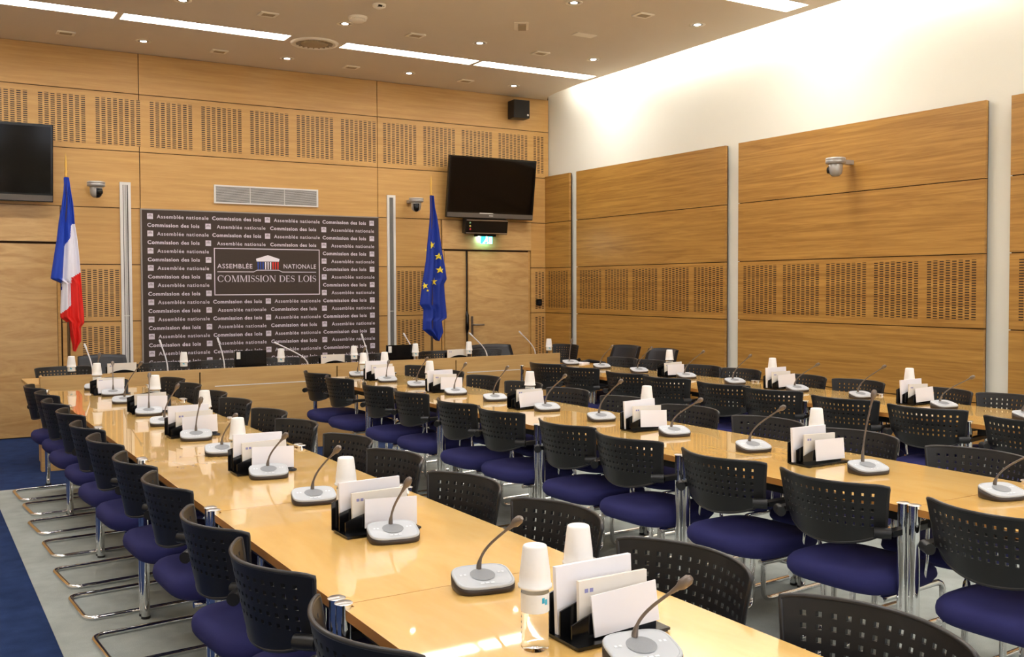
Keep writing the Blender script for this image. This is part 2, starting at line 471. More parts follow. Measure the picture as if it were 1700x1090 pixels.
# downlights, grilles, detectors
DL = [(x, y) for y in (-0.57, -2.22, -3.88, -5.55, -7.2) for x in (-6.75, -5.25, -3.75, -2.28, -0.84)]
pr = empty('downlight')
b = MB(); b.lathe([(0.052, 0.0), (0.075, -0.004), (0.078, 0.0), (0.075, 0.004)], n=28); b.build('trim_ring', 'beige', pr)
b = MB(); b.lathe([(0.0, -0.0015), (0.03, -0.0015)], n=20); b.build('lamp', 'spot', pr)
b = MB(); b.lathe([(0.03, -0.001), (0.052, -0.001)], n=20); b.build('reflector', 'steel', pr)
xn = ['leftmost column', 'second column from left', 'middle column', 'fourth column from left', 'column nearest the white wall']
yn = ['row nearest the back wall', 'second row from the back wall', 'third row from the back wall', 'fourth row from the back wall', 'fifth row from the back wall']
for i, (x, y) in enumerate(DL):
    place(pr, (x, y, CZ - 0.001), 0, 'small round lit downlight, %s, %s' % (xn[i % 5], yn[i // 5]), 'downlight', 'round downlights in the ceiling')
pr = empty('ceiling_grille')
b = MB(); b.box(-0.085, -0.07, -0.012, 0.085, 0.07, 0, 0, c=0.006); b.build('frame', 'beige', pr)
b = MB(); b.box(-0.055, -0.045, -0.0135, 0.055, 0.035, -0.012); b.build('mesh_insert', 'beige_d', pr)
i = 0
for yi, y in enumerate((-0.54, -2.18, -3.89)):
    for xi, x in enumerate((-5.97, -4.48, -2.99, -1.51)):
        place(pr, (x, y, CZ), 0, 'small beige rectangular ceiling grille, %s from left, %s' % (ORD[xi], yn[yi]), 'ceiling grille', 'small beige ceiling grilles')
t = empty('ceiling_diffuser', (-3.735, -1.365, CZ))
b = MB(); b.lathe([(0.245, 0.0), (0.24, -0.012), (0.195, -0.018), (0.185, 0.0)], n=48); b.build('outer_ring', 'beige', t)
b = MB(); b.lathe([(0.0, -0.004), (0.185, -0.002)], n=48); b.build('throat', 'dark', t)
b = MB()
for a in range(20):
    M = Matrix.Rotation(a * PI / 10, 4, 'Z'); b.box(0.13, -0.006, -0.014, 0.186, 0.006, -0.003, M=M)
b.build('vanes', 'beige_d', t)
b = MB(); b.lathe([(0.0, -0.022), (0.12, -0.02), (0.14, -0.012), (0.142, -0.004)], n=40); b.build('core', 'beige_d', t)
tag(t, 'large round swirl air diffuser between two ceiling strip lights', 'air vent')
t = empty('smoke_detector', (-3.735, -2.49, CZ))
b = MB(); b.lathe([(0.09, 0.0), (0.09, -0.012), (0.08, -0.02)], n=32); b.build('base', 'beige', t)
b = MB()
for a in range(20):
    M = Matrix.Rotation(a * PI / 10, 4, 'Z'); b.box(0.068, -0.004, -0.032, 0.08, 0.004, -0.018, M=M)
b.build('vent_ribs', 'beige', t)
b = MB(); b.lathe([(0.068, -0.02), (0.07, -0.034), (0.055, -0.045), (0.0, -0.05)], n=32); b.build('cover', 'beige', t)
tag(t, 'round beige smoke detector with ribbed rim beside a downlight', 'smoke detector')
t = empty('motion_sensor', (-3.73, -2.96, CZ))
b = MB(); b.lathe([(0.06, 0.0), (0.058, -0.02), (0.03, -0.036), (0, -0.038)], n=28); b.build('housing', 'beige', t)
b = MB(); b.box(-0.03, -0.058, -0.03, 0.005, -0.03, -0.015); b.box(0.015, -0.052, -0.025, 0.026, -0.035, -0.018); b.build('window', 'gloss_black', t)
tag(t, 'small beige ceiling sensor with black window at the top edge', 'sensor')
t = empty('ceiling_hatch', (-2.27, -3.0, CZ), math.radians(58))
b = MB(); b.box(-0.14, -0.07, -0.008, 0.14, 0.07, 0, 0, c=0.004); b.build('plate', 'beige', t)
b = MB(); b.box(-0.10, -0.045, -0.022, 0.10, 0.03, -0.008); b.build('flap', 'beige_d', t)
tag(t, 'larger beige ceiling fitting turned askew with a dark flap', 'ceiling fitting')
t = MB(); t.box(-0.12, -0.055, -0.008, 0.12, 0.055, 0, 0, c=0.004); o = t.build('cover_plate', 'beige'); o.location = (-1.55, -3.03, CZ)
tag(o, 'plain pale rectangular cover plate on the ceiling', 'cover plate')

# ================================================================== BACK WALL FITTINGS
# air grille above the banner
t = empty('wall_vent', (-3.805, 0, 2.555))
b = MB(); w, h = 0.605, 0.102
b.box(-w, -0.02, -h, w, 0, -h + 0.018); b.box(-w, -0.02, h - 0.018, w, 0, h); b.box(-w, -0.02, -h + .018, -w + 0.018, 0, h - .018); b.box(w - 0.018, -0.02, -h + .018, w, 0, h - .018)
b.build('frame', 'alu', t)
b = MB()
for i in range(15):
    z = -h + 0.026 + i * 0.0107; b.box(-w + .018, -0.015, z, w - .018, -0.004, z + 0.0045)
for x in (-0.2, 0.2): b.box(x - .003, -0.017, -h + .018, x + .003, -0.003, h - .018)
b.build('louvres', 'alu', t)
b = MB(); b.box(-w + .018, -0.003, -h + .018, w - .018, -0.001, h - .018); b.build('backing', 'dark', t)
tag(t, 'long silver louvred air grille above the brown lettered banner', 'air vent')
# slim vertical air slots
for x, zb, lbl in ((-5.345, 0.0, 'left of brown banner, beside the tricolour flag'), (-2.262, 0.0, 'right of the brown banner, beside the starred blue flag')):
    t = empty('slot_diffuser', (x, 0, 0))
    b = MB(); z1 = 2.637
    b.box(-0.055, -0.018, 0.05, -0.026, 0, z1); b.box(0.026, -0.018, 0.05, 0.055, 0, z1); b.box(-0.026, -0.018, z1 - 0.03, 0.026, 0, z1)
    for z in (0.62, 1.22): b.box(-0.026, -0.017, z, 0.026, -0.002, z + 0.006)
    b.build('frame', 'alu', t)
    b = MB(); b.box(-0.026, -0.004, 0.05, 0.026, -0.001, z1 - 0.03); b.build('slot', 'dark', t)
    b = MB()
    for q in ((-0.014, -0.003, 0.011) if x < -4 else (-0.016, -0.005, 0.006, 0.016)): b.box(q - .0042, -0.014, 0.05, q + .0042, -0.005, z1 - 0.03)
    b.build('blades', 'alu_d' if x > -4 else 'alu', t)
    tag(t, 'slim white slot diffuser ' + lbl, 'air vent', 'tall slot diffusers on the back wall')

# ---- banner
BX0, BX1, BZ0, BZ1, BY = -5.185, -2.44, 0.30, 2.352, -0.03
ban = empty('banner', ((BX0 + BX1) / 2, 0, BZ0)); OX, OZ = (BX0 + BX1) / 2, BZ0
b = MB(); b.box(BX0 - OX, BY, 0, BX1 - OX, -0.002, BZ1 - OZ); b.build('panel', 'banner', ban)
b = MB(); b.box(BX0 - OX - .014, BY - .001, 0, BX0 - OX, -0.002, BZ1 - OZ + .012); b.box(BX0 - OX, BY - .001, BZ1 - OZ, BX1 - OX, -0.002, BZ1 - OZ + .012); b.build('edge_trim', 'banner_edge', ban)
tag(ban, 'large dark brown banner covered in pale lettering with a central framed emblem', 'banner')

def text_mesh(txt, width, height, bold=0.0, space=1.0, caps_h=0.729):
    cu = bpy.data.curves.new('t', 'FONT'); cu.body = txt; cu.size = 1.0; cu.offset = bold; cu.space_character = space
    cu.resolution_u = 3; cu.fill_mode = 'FRONT'
    o = bpy.data.objects.new('t', cu); COL.objects.link(o)
    dg = bpy.context.evaluated_depsgraph_get(); me = bpy.data.meshes.new_from_object(o.evaluated_get(dg))
    vs = [v.co.copy() for v in me.vertices]; fs = [list(p.vertices) for p in me.polygons]
    bpy.data.objects.remove(o); bpy.data.curves.remove(cu); bpy.data.meshes.remove(me)
    x0 = min(v.x for v in vs); x1 = max(v.x for v in vs)
    return [((v.x - x0) / (x1 - x0) * width, v.y / caps_h * height) for v in vs], fs
def stamp(bm, tm, x, z, y, mi=0):
    vs, fs = tm; o = len(bm.v)
    for vx, vz in vs: bm.v.append(Vector((x + vx - OX, y, z + vz - OZ)))
    for f in fs: bm.face([o + i for i in f][::1], mi)

# serif capitals drawn from bars, rings and small foot serifs (unit cap height)
def glyph(ch):
    q = []
    TK, TN, SF = 0.15, 0.05, 0.045
    def bar(x0, z0, x1, z1): q.append([(x0, z0), (x1, z0), (x1, z1), (x0, z1)])
    def slant(xb, xt, w, z0=0.0, z1=1.0): q.append([(xb, z0), (xb + w, z0), (xt + w, z1), (xt, z1)])
    def serif(x, w=0.15, top=True, bot=True):
        if bot: bar(x - 0.07, 0, x + w + 0.07, SF)
        if top: bar(x - 0.07, 1 - SF, x + w + 0.07, 1)
    def ring(cx, cz, a, bb, ia, ib, t0, t1, n=26):
        for i in range(n):
            u, v = t0 + (t1 - t0) * i / n, t0 + (t1 - t0) * (i + 1) / n
            q.append([(cx + ia * math.cos(u), cz + ib * math.sin(u)), (cx + a * math.cos(u), cz + bb * math.sin(u)),
                      (cx + a * math.cos(v), cz + bb * math.sin(v)), (cx + ia * math.cos(v), cz + ib * math.sin(v))])
    if ch == 'I': bar(0.07, 0, 0.07 + TK, 1); serif(0.07); w = 0.29
    elif ch == 'L': bar(0.07, 0, 0.07 + TK, 1); serif(0.07); bar(0.07, 0, 0.62, SF + .01); q.append([(0.57, 0.04), (0.62, 0.04), (0.65, 0.25), (0.61, 0.25)]); w = 0.67
    elif ch == 'E':
        bar(0.07, 0, 0.07 + TK, 1); serif(0.07); bar(0.07, 0, 0.6, SF + .01); bar(0.07, 1 - SF - .01, 0.58, 1); bar(0.2, 0.49, 0.46, 0.54); bar(0.44, 0.4, 0.48, 0.63)
        q.append([(0.56, 0.04), (0.6, 0.04), (0.64, 0.25), (0.6, 0.25)]); q.append([(0.54, 0.96), (0.54, 0.78), (0.58, 0.78), (0.58, 0.96)]); w = 0.66
    elif ch == 'O': ring(0.47, 0.5, 0.45, 0.515, 0.30, 0.465, 0, 2 * PI); w = 0.94
    elif ch == 'C': ring(0.47, 0.5, 0.45, 0.515, 0.30, 0.465, 0.75, 2 * PI - 0.75); bar(0.78, 0.66, 0.83, 1.0); q.append([(0.74, 0.2), (0.79, 0.13), (0.86, 0.26), (0.82, 0.28)]); w = 0.88
    elif ch == 'D': bar(0.07, 0, 0.07 + TK, 1); bar(0.0, 0, 0.4, SF); bar(0, 1 - SF, 0.4, 1); ring(0.4, 0.5, 0.46, 0.5, 0.31, 0.455, -PI / 2, PI / 2); w = 0.88
    elif ch == 'N': bar(0.1, 0, 0.1 + TN, 1); serif(0.1, TN, top=False); bar(0.0, 1 - SF, 0.2, 1); slant(0.66, 0.1, 0.17); bar(0.79, 0, 0.79 + TN, 1); serif(0.79, TN, bot=False); w = 0.93
    elif ch == 'M':
        bar(0.1, 0, 0.1 + TN, 1); serif(0.1, TN, top=False); bar(0.0, 1 - SF, 0.22, 1); slant(0.45, 0.1, 0.15); slant(0.5, 0.86, 0.05); bar(0.86, 0, 0.86 + TK, 1); serif(0.86); w = 1.1
    elif ch == 'S':
        pts = []
        for i in range(25):
            u = i / 24
            if u < 0.5: a = 0.5 + (u / 0.5) * 4.05; cx, cz, r, rz = 0.30, 0.745, 0.2, 0.22
            else: a = PI / 2 - ((u - 0.5) / 0.5) * 4.05; cx, cz, r, rz = 0.32, 0.27, 0.22, 0.235
            pts.append((cx + r * math.cos(a), cz + rz * math.sin(a)))
        for i in range(24):
            (x0, z0), (x1, z1) = pts[i], pts[i + 1]
            k0 = 0.022 + 0.06 * math.exp(-((i / 24 - 0.5) / 0.2) ** 2); dx, dz = x1 - x0, z1 - z0; l = math.hypot(dx, dz) or 1
            nx, nz = -dz / l * k0, dx / l * k0
            q.append([(x0 - nx, z0 - nz), (x1 - nx, z1 - nz), (x1 + nx, z1 + nz), (x0 + nx, z0 + nz)])
        bar(0.48, 0.72, 0.52, 0.98); bar(0.06, 0.02, 0.10, 0.3); w = 0.6
    else: w = 0.38
    return q, w
def serif_text(bm, txt, x, z, width, h, y, mi=0):
    gs = [glyph(c) for c in txt]; tot = sum(g[1] for g in gs) + 0.07 * (len(gs) - 1)
    k = width / tot; cx = 0.0
    for q, w in gs:
        for p in q: bm.poly([(x + (cx + a) * k - OX, y, z + c * h - OZ) for a, c in p], mi)
        cx += w + 0.07
tA = text_mesh('Assemblée nationale', 0.55, 0.040, 0.012, 1.15)
tC = text_mesh('Commission des lois', 0.55, 0.040, 0.028, 1.12)
yl = BY - 0.0015
b = MB()
def icon(bm, x, z):
    s = 0.030
    bm.poly([(x - s - OX, yl, z - s - OZ), (x + s - OX, yl, z - s - OZ), (x + s - OX, yl, z + s - OZ), (x - s - OX, yl, z + s - OZ)], 0)
    y2 = yl - 0.001
    bm.poly([(x - .022 - OX, y2, z + .010 - OZ), (x + .022 - OX, y2, z + .010 - OZ), (x - OX, y2, z + .020 - OZ)], 1)
    for i in range(6):
        q = x - 0.02 + i * 0.008
        bm.poly([(q - .0022 - OX, y2, z - .004 - OZ), (q + .0022 - OX, y2, z - .004 - OZ), (q + .0022 - OX, y2, z + .008 - OZ), (q - .0022 - OX, y2, z + .008 - OZ)], 1)
for r in range(21):
    z = 2.285 - 0.0922 * r
    inner = 4 <= r <= 9
    if r % 2 == 0:
        items = [('i', -5.10), ('A', -5.03), ('C', -4.44), ('i', -3.815), ('A', -3.74), ('C', -3.155), ('i', -2.53)]
        if inner: items = [('i', -5.10), ('A', -5.03), ('C', -3.155), ('i', -2.53)]
    else:
        items = [('C', -5.13), ('i', -4.485), ('A', -4.39), ('C', -3.785), ('i', -3.14), ('A', -3.05)]
        if inner: items = [('C', -5.13), ('i', -4.485), ('i', -3.14), ('A', -3.05)]
    if z < BZ0 + 0.05: break
    for kd, x in items:
        if kd == 'i': icon(b, x, z)
        else: stamp(b, tA if kd == 'A' else tC, x, z - 0.02, yl)
b.build('lettering', ['ink', 'ink_g'], ban)
b = MB()
x0, x1, z0, z1, t = -4.425, -3.195, 1.432, 1.958, 0.010
for q in ((x0, z0, x1, z0 + t), (x0, z1 - t, x1, z1), (x0, z0 + t, x0 + t, z1 - t), (x1 - t, z0 + t, x1, z1 - t)):
    b.poly([(q[0] - OX, yl, q[1] - OZ), (q[2] - OX, yl, q[1] - OZ), (q[2] - OX, yl, q[3] - OZ), (q[0] - OX, yl, q[3] - OZ)])
b.build('emblem_frame', 'ink', ban)
em = MB()
stamp(em, text_mesh('ASSEMBLÉE', 0.395, 0.052, 0.006, 1.1), -4.39, 1.733, yl)
stamp(em, text_mesh('NATIONALE', 0.390, 0.052, 0.006, 1.1), -3.63, 1.735, yl)
serif_text(em, 'COMMISSION DES LOIS', -4.39, 1.582, 1.15, 0.072, yl)
ln = [(-4.39, 1.69), (-3.98, 1.69), (-3.94, 1.71), (-3.69, 1.71), (-3.645, 1.69), (-3.24, 1.69)]
for (xa, za), (xb, zb) in zip(ln, ln[1:]):
    em.poly([(xa - OX, yl, za - OZ), (xb - OX, yl, zb - OZ), (xb - OX, yl, zb + .008 - OZ), (xa - OX, yl, za + .008 - OZ)])
em.poly([(-3.945 - OX, yl, 1.812 - OZ), (-3.685 - OX, yl, 1.812 - OZ), (-3.678 - OX, yl, 1.842 - OZ), (-3.815 - OX, yl, 1.885 - OZ), (-3.952 - OX, yl, 1.842 - OZ)], 1)
for i in range(9):
    xa = -3.936 + i * 0.0288
    em.poly([(xa + .002 - OX, yl, 1.722 - OZ), (xa + .014 - OX, yl, 1.722 - OZ), (xa + .016 - OX, yl, 1.806 - OZ), (xa - OX, yl, 1.806 - OZ)], [2, 1, 3][i // 3])
em.build('emblem', ['ink', 'ink_w', 'ink_b', 'ink_r'], ban)

# ---- televisions
def tv(xc, lbl, mark):
    t = empty('television', (xc, -0.155, 2.77)); t.rotation_euler = (math.radians(8), 0, 0)
    b = MB(); b.box(-0.64, -0.035, -0.385, 0.64, 0.02, 0.385, 0, c=0.006); b.build('casing', 'gloss_black', t)
    b = MB(); b.box(-0.615, -0.0365, -0.30, 0.615, -0.034, 0.36); b.build('screen', 'screen', t)
    b = MB(); b.box(-0.635, -0.038, -0.375, 0.635, -0.034, -0.318); b.build('lower_bezel', 'tv_bar', t)
    b = MB(); b.box(-0.03, -0.039, -0.353, 0.03, -0.0375, -0.342); b.box(-0.17, -0.0385, -0.322, 0.03, -0.0375, -0.314); b.build('maker_mark', 'alu', t)
    b = MB(); b.box(-0.15, 0.02, -0.15, 0.15, 0.145, 0.15); b.build('wall_mount', 'gloss_black', t)
    tag(t, lbl, 'television', 'wall televisions')
tv(-0.925, 'black flat television tilted down over the right door', 1)
tv(-6.70, 'black flat television cut off by the left edge of the photo', 0)
# timer display below right television
t = empty('timer_display', (-1.01, -0.14, 2.285)); t.rotation_euler = (math.radians(10), 0, math.radians(-4))
b = MB(); b.box(-0.30, -0.05, -0.095, 0.30, 0.05, 0.095, 0, c=0.006); b.build('casing', 'gloss_black', t)
b = MB(); b.box(-0.29, -0.055, 0.075, 0.29, -0.049, 0.088); b.box(-0.29, -0.055, -0.088, 0.29, -0.049, -0.075); b.build('metal_edge', 'steel', t)
for z, m in ((0.045, 'led_g'), (0.005, 'led_y'), (-0.035, 'led_r')):
    b = MB(); b.lathe([(0.013, 0), (0.011, 0.004), (0, 0.006)], M=Matrix.Translation((-0.235 - z * 0.1, -0.05, z)) @ Matrix.Rotation(PI / 2, 4, 'X'), n=14)
    o = b.build('signal_lamp', m, t); o['label'] = {'led_g': 'green signal lamp', 'led_y': 'yellow signal lamp', 'led_r': 'red signal lamp'}[m]
b = MB(); b.box(-0.08, 0.045, -0.05, 0.08, 0.13, 0.05); b.build('bracket', 'gloss_black', t)
tag(t, 'black box display with three small signal lamps under the television', 'display')
# exit sign
t = empty('exit_sign', (-0.955, -0.075, 2.115))
b = MB(); b.box(-0.15, -0.03, 0.045, 0.13, 0.06, 0.075, 0, c=0.004); b.build('housing', 'dark', t)
b = MB(); b.box(-0.10, 0.02, 0.036, 0.06, 0.045, 0.045); b.build('lamp_strip', 'exit_w', t)
b = MB(); b.box(-0.082, -0.012, -0.045, 0.082, 0.012, 0.045, 0); b.build('sign_plate', 'exit', t)
b = MB(); y = -0.0135
b.poly([(-.01, y, .03), (.012, y, .03), (.012, y, .045), (-.01, y, .045)])
for q in ([(-.035, -.005), (-.02, -.005), (.02, .028), (.0, .028)], [(-.06, -.042), (-.04, -.042), (.0, .01), (-.015, .01)], [(.005, -.042), (.022, -.042), (.015, .02), (-.01, .02)], [(.04, -.042), (.07, -.042), (.07, .035), (.04, .035)]):
    b.poly([(x, y, z) for x, z in q])
b.build('running_figure', 'exit_w', t)
tag(t, 'small green lit exit sign with white running figure above the right door', 'exit sign')
# wall speaker
t = empty('loudspeaker', (-0.485, -0.12, 3.81), math.radians(-6))
b = MB(); b.box(-0.115, -0.09, -0.115, 0.115, 0.09, 0.115, 0, c=0.006); b.build('cabinet', 'plastic', t)
b = MB(); b.box(-0.108, -0.094, -0.108, 0.108, -0.09, 0.108); b.build('grille', 'dark', t)
b = MB(); b.lathe([(0.014, 0), (0.0, 0.003)], M=Matrix.Translation((0.085, -0.094, -0.075)) @ Matrix.Rotation(PI / 2, 4, 'X'), n=16); b.build('badge', 'alu', t)
b = MB(); b.box(-0.03, 0.09, -0.03, 0.03, 0.112, 0.03); b.build('bracket', 'plastic', t)
tag(t, 'black box loudspeaker high on the back wall by the white wall', 'loudspeaker')
# black switch
t = empty('wall_switch', (-0.108, -0.012, 1.305))
b = MB(); b.box(-0.043, -0.012, -0.043, 0.043, 0.01, 0.043, 0, c=0.004); b.build('plate', 'gloss_black', t)
b = MB(); b.box(-0.022, -0.018, -0.025, 0.022, -0.012, 0.025); b.build('rocker', 'plastic', t)
tag(t, 'small black wall switch between the right door and the corner', 'switch')

# ---- dome cameras
def ptz(loc, rz, bdir, lensa, lbl):
    t = empty('dome_camera', loc)
    b = MB(); b.lathe([(0.0, 0.062), (0.082, 0.062), (0.088, 0.056), (0.088, 0.042), (0.084, 0.040), (0.088, 0.036), (0.088, 0.014), (0.07, 0.008), (0.0, 0.008)], n=32); b.build('head_plate', 'cam_grey', t)
    b = MB(); b.lathe([(0.056, 0.008), (0.062, 0.0), (0.060, -0.05), (0.052, -0.08), (0.03, -0.1), (0.0, -0.105)], n=28); b.build('body', 'cam_grey', t)
    M = Matrix.Rotation(lensa, 4, 'Z')
    b = MB()
    for i in range(8):
        a0, a1 = -0.62 + i * 0.155, -0.62 + (i + 1) * 0.155
        prof = [(0.0635, -0.01), (0.0615, -0.05), (0.0535, -0.081), (0.0315, -0.1015), (0.006, -0.107)]
        for (r0, z0), (r1, z1) in zip(prof, prof[1:]):
            b.poly([M @ Vector((r0 * math.cos(a0), r0 * math.sin(a0), z0)), M @ Vector((r0 * math.cos(a1), r0 * math.sin(a1), z0)), M @ Vector((r1 * math.cos(a1), r1 * math.sin(a1), z1)), M @ Vector((r1 * math.cos(a0), r1 * math.sin(a0), z1))])
    b.build('lens_slot', 'gloss_black', t)
    b = MB(); b.lathe([(0.03, 0.0), (0.03, 0.02), (0.022, 0.024), (0.0, 0.022)], M=M @ Matrix.Translation((0.05, 0, -0.045)) @ Matrix.Rotation(PI / 2, 4, 'Y'), n=18); b.build('lens', 'gloss_black', t)
    b = MB(); bx, by = bdir; L_ = 0.21
    px, py = -by, bx
    b.prism([(bx * 0.06 + px * .028, by * 0.06 + py * .028), (bx * 0.06 - px * .028, by * 0.06 - py * .028), (bx * L_ - px * .028, by * L_ - py * .028), (bx * L_ + px * .028, by * L_ + py * .028)], 0.012, 0.05)
    b.build('wall_bracket', 'cam_grey', t)
    tag(t, lbl, 'camera', 'white dome cameras on the walls')
ptz((-5.664, -0.21, 2.545), 0, (0, 1), math.radians(-62), 'white dome camera on the back wall right of the red white and blue flag')
ptz((-2.02, -0.21, 2.535), 0, (0, 1), math.radians(-115), 'white dome camera on the back wall left of the starred blue flag')
ptz((-0.21, -4.995, 2.595), 0, (1, 0), math.radians(118), 'white dome camera on the veneered panel of the right wall')

# ---- flags
def interp(tab, z):
    if z >= tab[0][1]: return tab[0][0]
    for (x0, z0), (x1, z1) in zip(tab, tab[1:]):
        if z1 <= z <= z0: return x1 + (x0 - x1) * (z - z1) / max(z0 - z1, 1e-6)
    return tab[-1][0]
def flag(root, Ltab, Rtab, cls, ztop, zbot, fold, nz=150, nx=44, mats=None):
    b = MB(); idx = {}
    for j in range(nz + 1):
        z = ztop - (ztop - zbot) * j / nz; l, r = interp(Ltab, z), interp(Rtab, z)
        for i in range(nx + 1):
            s_ = i / nx; x = l + (r - l) * s_
            idx[i, j] = len(b.v); b.v.append(Vector((x - root.location.x, fold(s_, z, r - l), z)))
    for j in range(nz):
        z = ztop - (ztop - zbot) * (j + .5) / nz; l, r = interp(Ltab, z), interp(Rtab, z)
        for i in range(nx):
            x = l + (r - l) * (i + .5) / nx
            b.face([idx[i, j], idx[i, j + 1], idx[i + 1, j + 1], idx[i + 1, j]], cls(x, z), True)
    o = b.build('cloth', mats, root)
    md = o.modifiers.new('thick', 'SOLIDIFY'); md.thickness = 0.006
    return o
def pole(root, loop=2.6):
    b = MB(); b.tube([(0, 0, 0.03), (0, 0, 2.62)], 0.014, n=12); b.build('pole', 'pole', root)
    b = MB(); b.lathe([(0.16, 0.0), (0.16, 0.02), (0.03, 0.05), (0.02, 0.12)], n=28); b.build('base', 'gold', root)
    b = MB(); b.lathe([(0.012, 2.60), (0.017, 2.62), (0.010, 2.64), (0.016, 2.66), (0.008, 2.685), (0.013, 2.72), (0.009, 2.78), (0.0, 2.86)], n=16); b.build('finial', 'gold', root)
fr = empty('flag', (-5.985, -0.5, 0)); pole(fr)
L1 = [(-6.00, 2.61), (-6.01, 2.48), (-6.03, 2.33), (-6.06, 2.16), (-6.08, 1.99), (-6.10, 1.87), (-6.14, 1.61), (-6.045, 1.565), (-6.06, 1.23), (-6.00, 1.18), (-5.98, 1.09), (-5.945, 0.90)]
R1 = [(-5.965, 2.61), (-5.95, 2.48), (-5.93, 2.34), (-5.92, 2.16), (-5.90, 2.02), (-5.885, 1.87), (-5.87, 1.67), (-5.84, 1.23), (-5.84, 1.17), (-5.87, 1.13), (-5.87, 0.99), (-5.935, 0.89)]
xb = [(-5.95, 2.14), (-5.96, 2.01), (-6.01, 1.94), (-6.025, 1.76), (-6.04, 1.56)]
xr = [(-5.87, 1.67), (-5.96, 1.62), (-5.962, 1.35), (-6.05, 1.27)]
def cls_fr(x, z):
    if z > 2.14 + (x + 5.95) * 0.3: return 0
    if z > 1.50 and x < interp(xb, z): return 0
    if z < 1.27: return 2
    if z < 1.67 + (x + 5.87) * 0.5 and x > interp(xr, z): return 2
    return 1
def fold_fr(s, z, w):
    d = (2.6 - z); y = -0.012 - 0.03 * min(1, d) * math.sin(s * PI)
    y += 0.022 * min(1, d * 1.2) * math.sin(s * 13 + z * 1.3) + 0.010 * math.sin(s * 27 - z * 2)
    return y
flag(fr, L1, R1, cls_fr, 2.605, 0.895, fold_fr, mats=['f_blue', 'f_white', 'f_red'])
tag(fr, 'blue white and red tricolour flag hanging furled on its pole left of the banner', 'flag')
eu = empty('flag', (-1.965, -0.5, 0)); pole(eu)
L2 = [(-1.985, 2.61), (-1.985, 2.41), (-2.00, 2.26), (-2.03, 2.01), (-2.05, 1.82), (-2.07, 1.70), (-2.10, 1.53), (-2.13, 1.31), (-2.08, 1.25), (-2.09, 1.01), (-1.91, 0.87)]
R2 = [(-1.935, 2.61), (-1.92, 2.47), (-1.89, 2.35), (-1.86, 2.18), (-1.83, 1.96), (-1.79, 1.76), (-1.77, 1.61), (-1.81, 1.55), (-1.80, 1.40), (-1.78, 1.17), (-1.78, 1.14), (-1.85, 1.11), (-1.83, 0.97), (-1.89, 0.87)]
def fold_eu(s, z, w):
    d = (2.6 - z); y = -0.012 - 0.03 * min(1, d) * math.sin(s * PI)
    return y + 0.025 * min(1, d) * math.sin(s * 10 + 1.0 + z) + 0.012 * math.sin(s * 19 - z * 1.5)
cl = flag(eu, L2, R2, lambda x, z: 0, 2.605, 0.872, fold_eu, mats=['f_eu'])
def star(cx, cz, r, lo=-9, hi=9, rot=0.0):
    b = MB(); pts = []
    for i in range(10):
        a = PI / 2 + i * PI / 5 + rot; rr = r if i % 2 == 0 else r * 0.40
        pts.append((min(max(cx + rr * math.cos(a), lo), hi), cz + rr * math.sin(a)))
    vs = []
    def yy(x, z):
        l, r_ = interp(L2, z), interp(R2, z); s_ = min(max((x - l) / (r_ - l), 0), 1); return fold_eu(s_, z, 0) - 0.009
    c0 = len(b.v); b.v.append(Vector((min(max(cx, lo), hi) + 1.965, yy(cx, cz), cz)))
    for x, z in pts: b.v.append(Vector((x + 1.965, yy(x, z), z)))
    for i in range(10): b.face([c0, c0 + 1 + (i + 1) % 10, c0 + 1 + i], 0)
    b.build('star', 'star', eu)
star(-1.975, 2.015, 0.048, lo=-2.0, rot=0.3); star(-1.89, 1.88, 0.047); star(-1.875, 1.72, 0.047); star(-1.95, 1.58, 0.052)
star(-2.075, 1.53, 0.042, lo=-2.095, rot=0.2); star(-2.05, 1.955, 0.016); star(-2.045, 1.475, 0.018)
tag(eu, 'dark blue flag with yellow stars hanging furled beside the right door', 'flag')

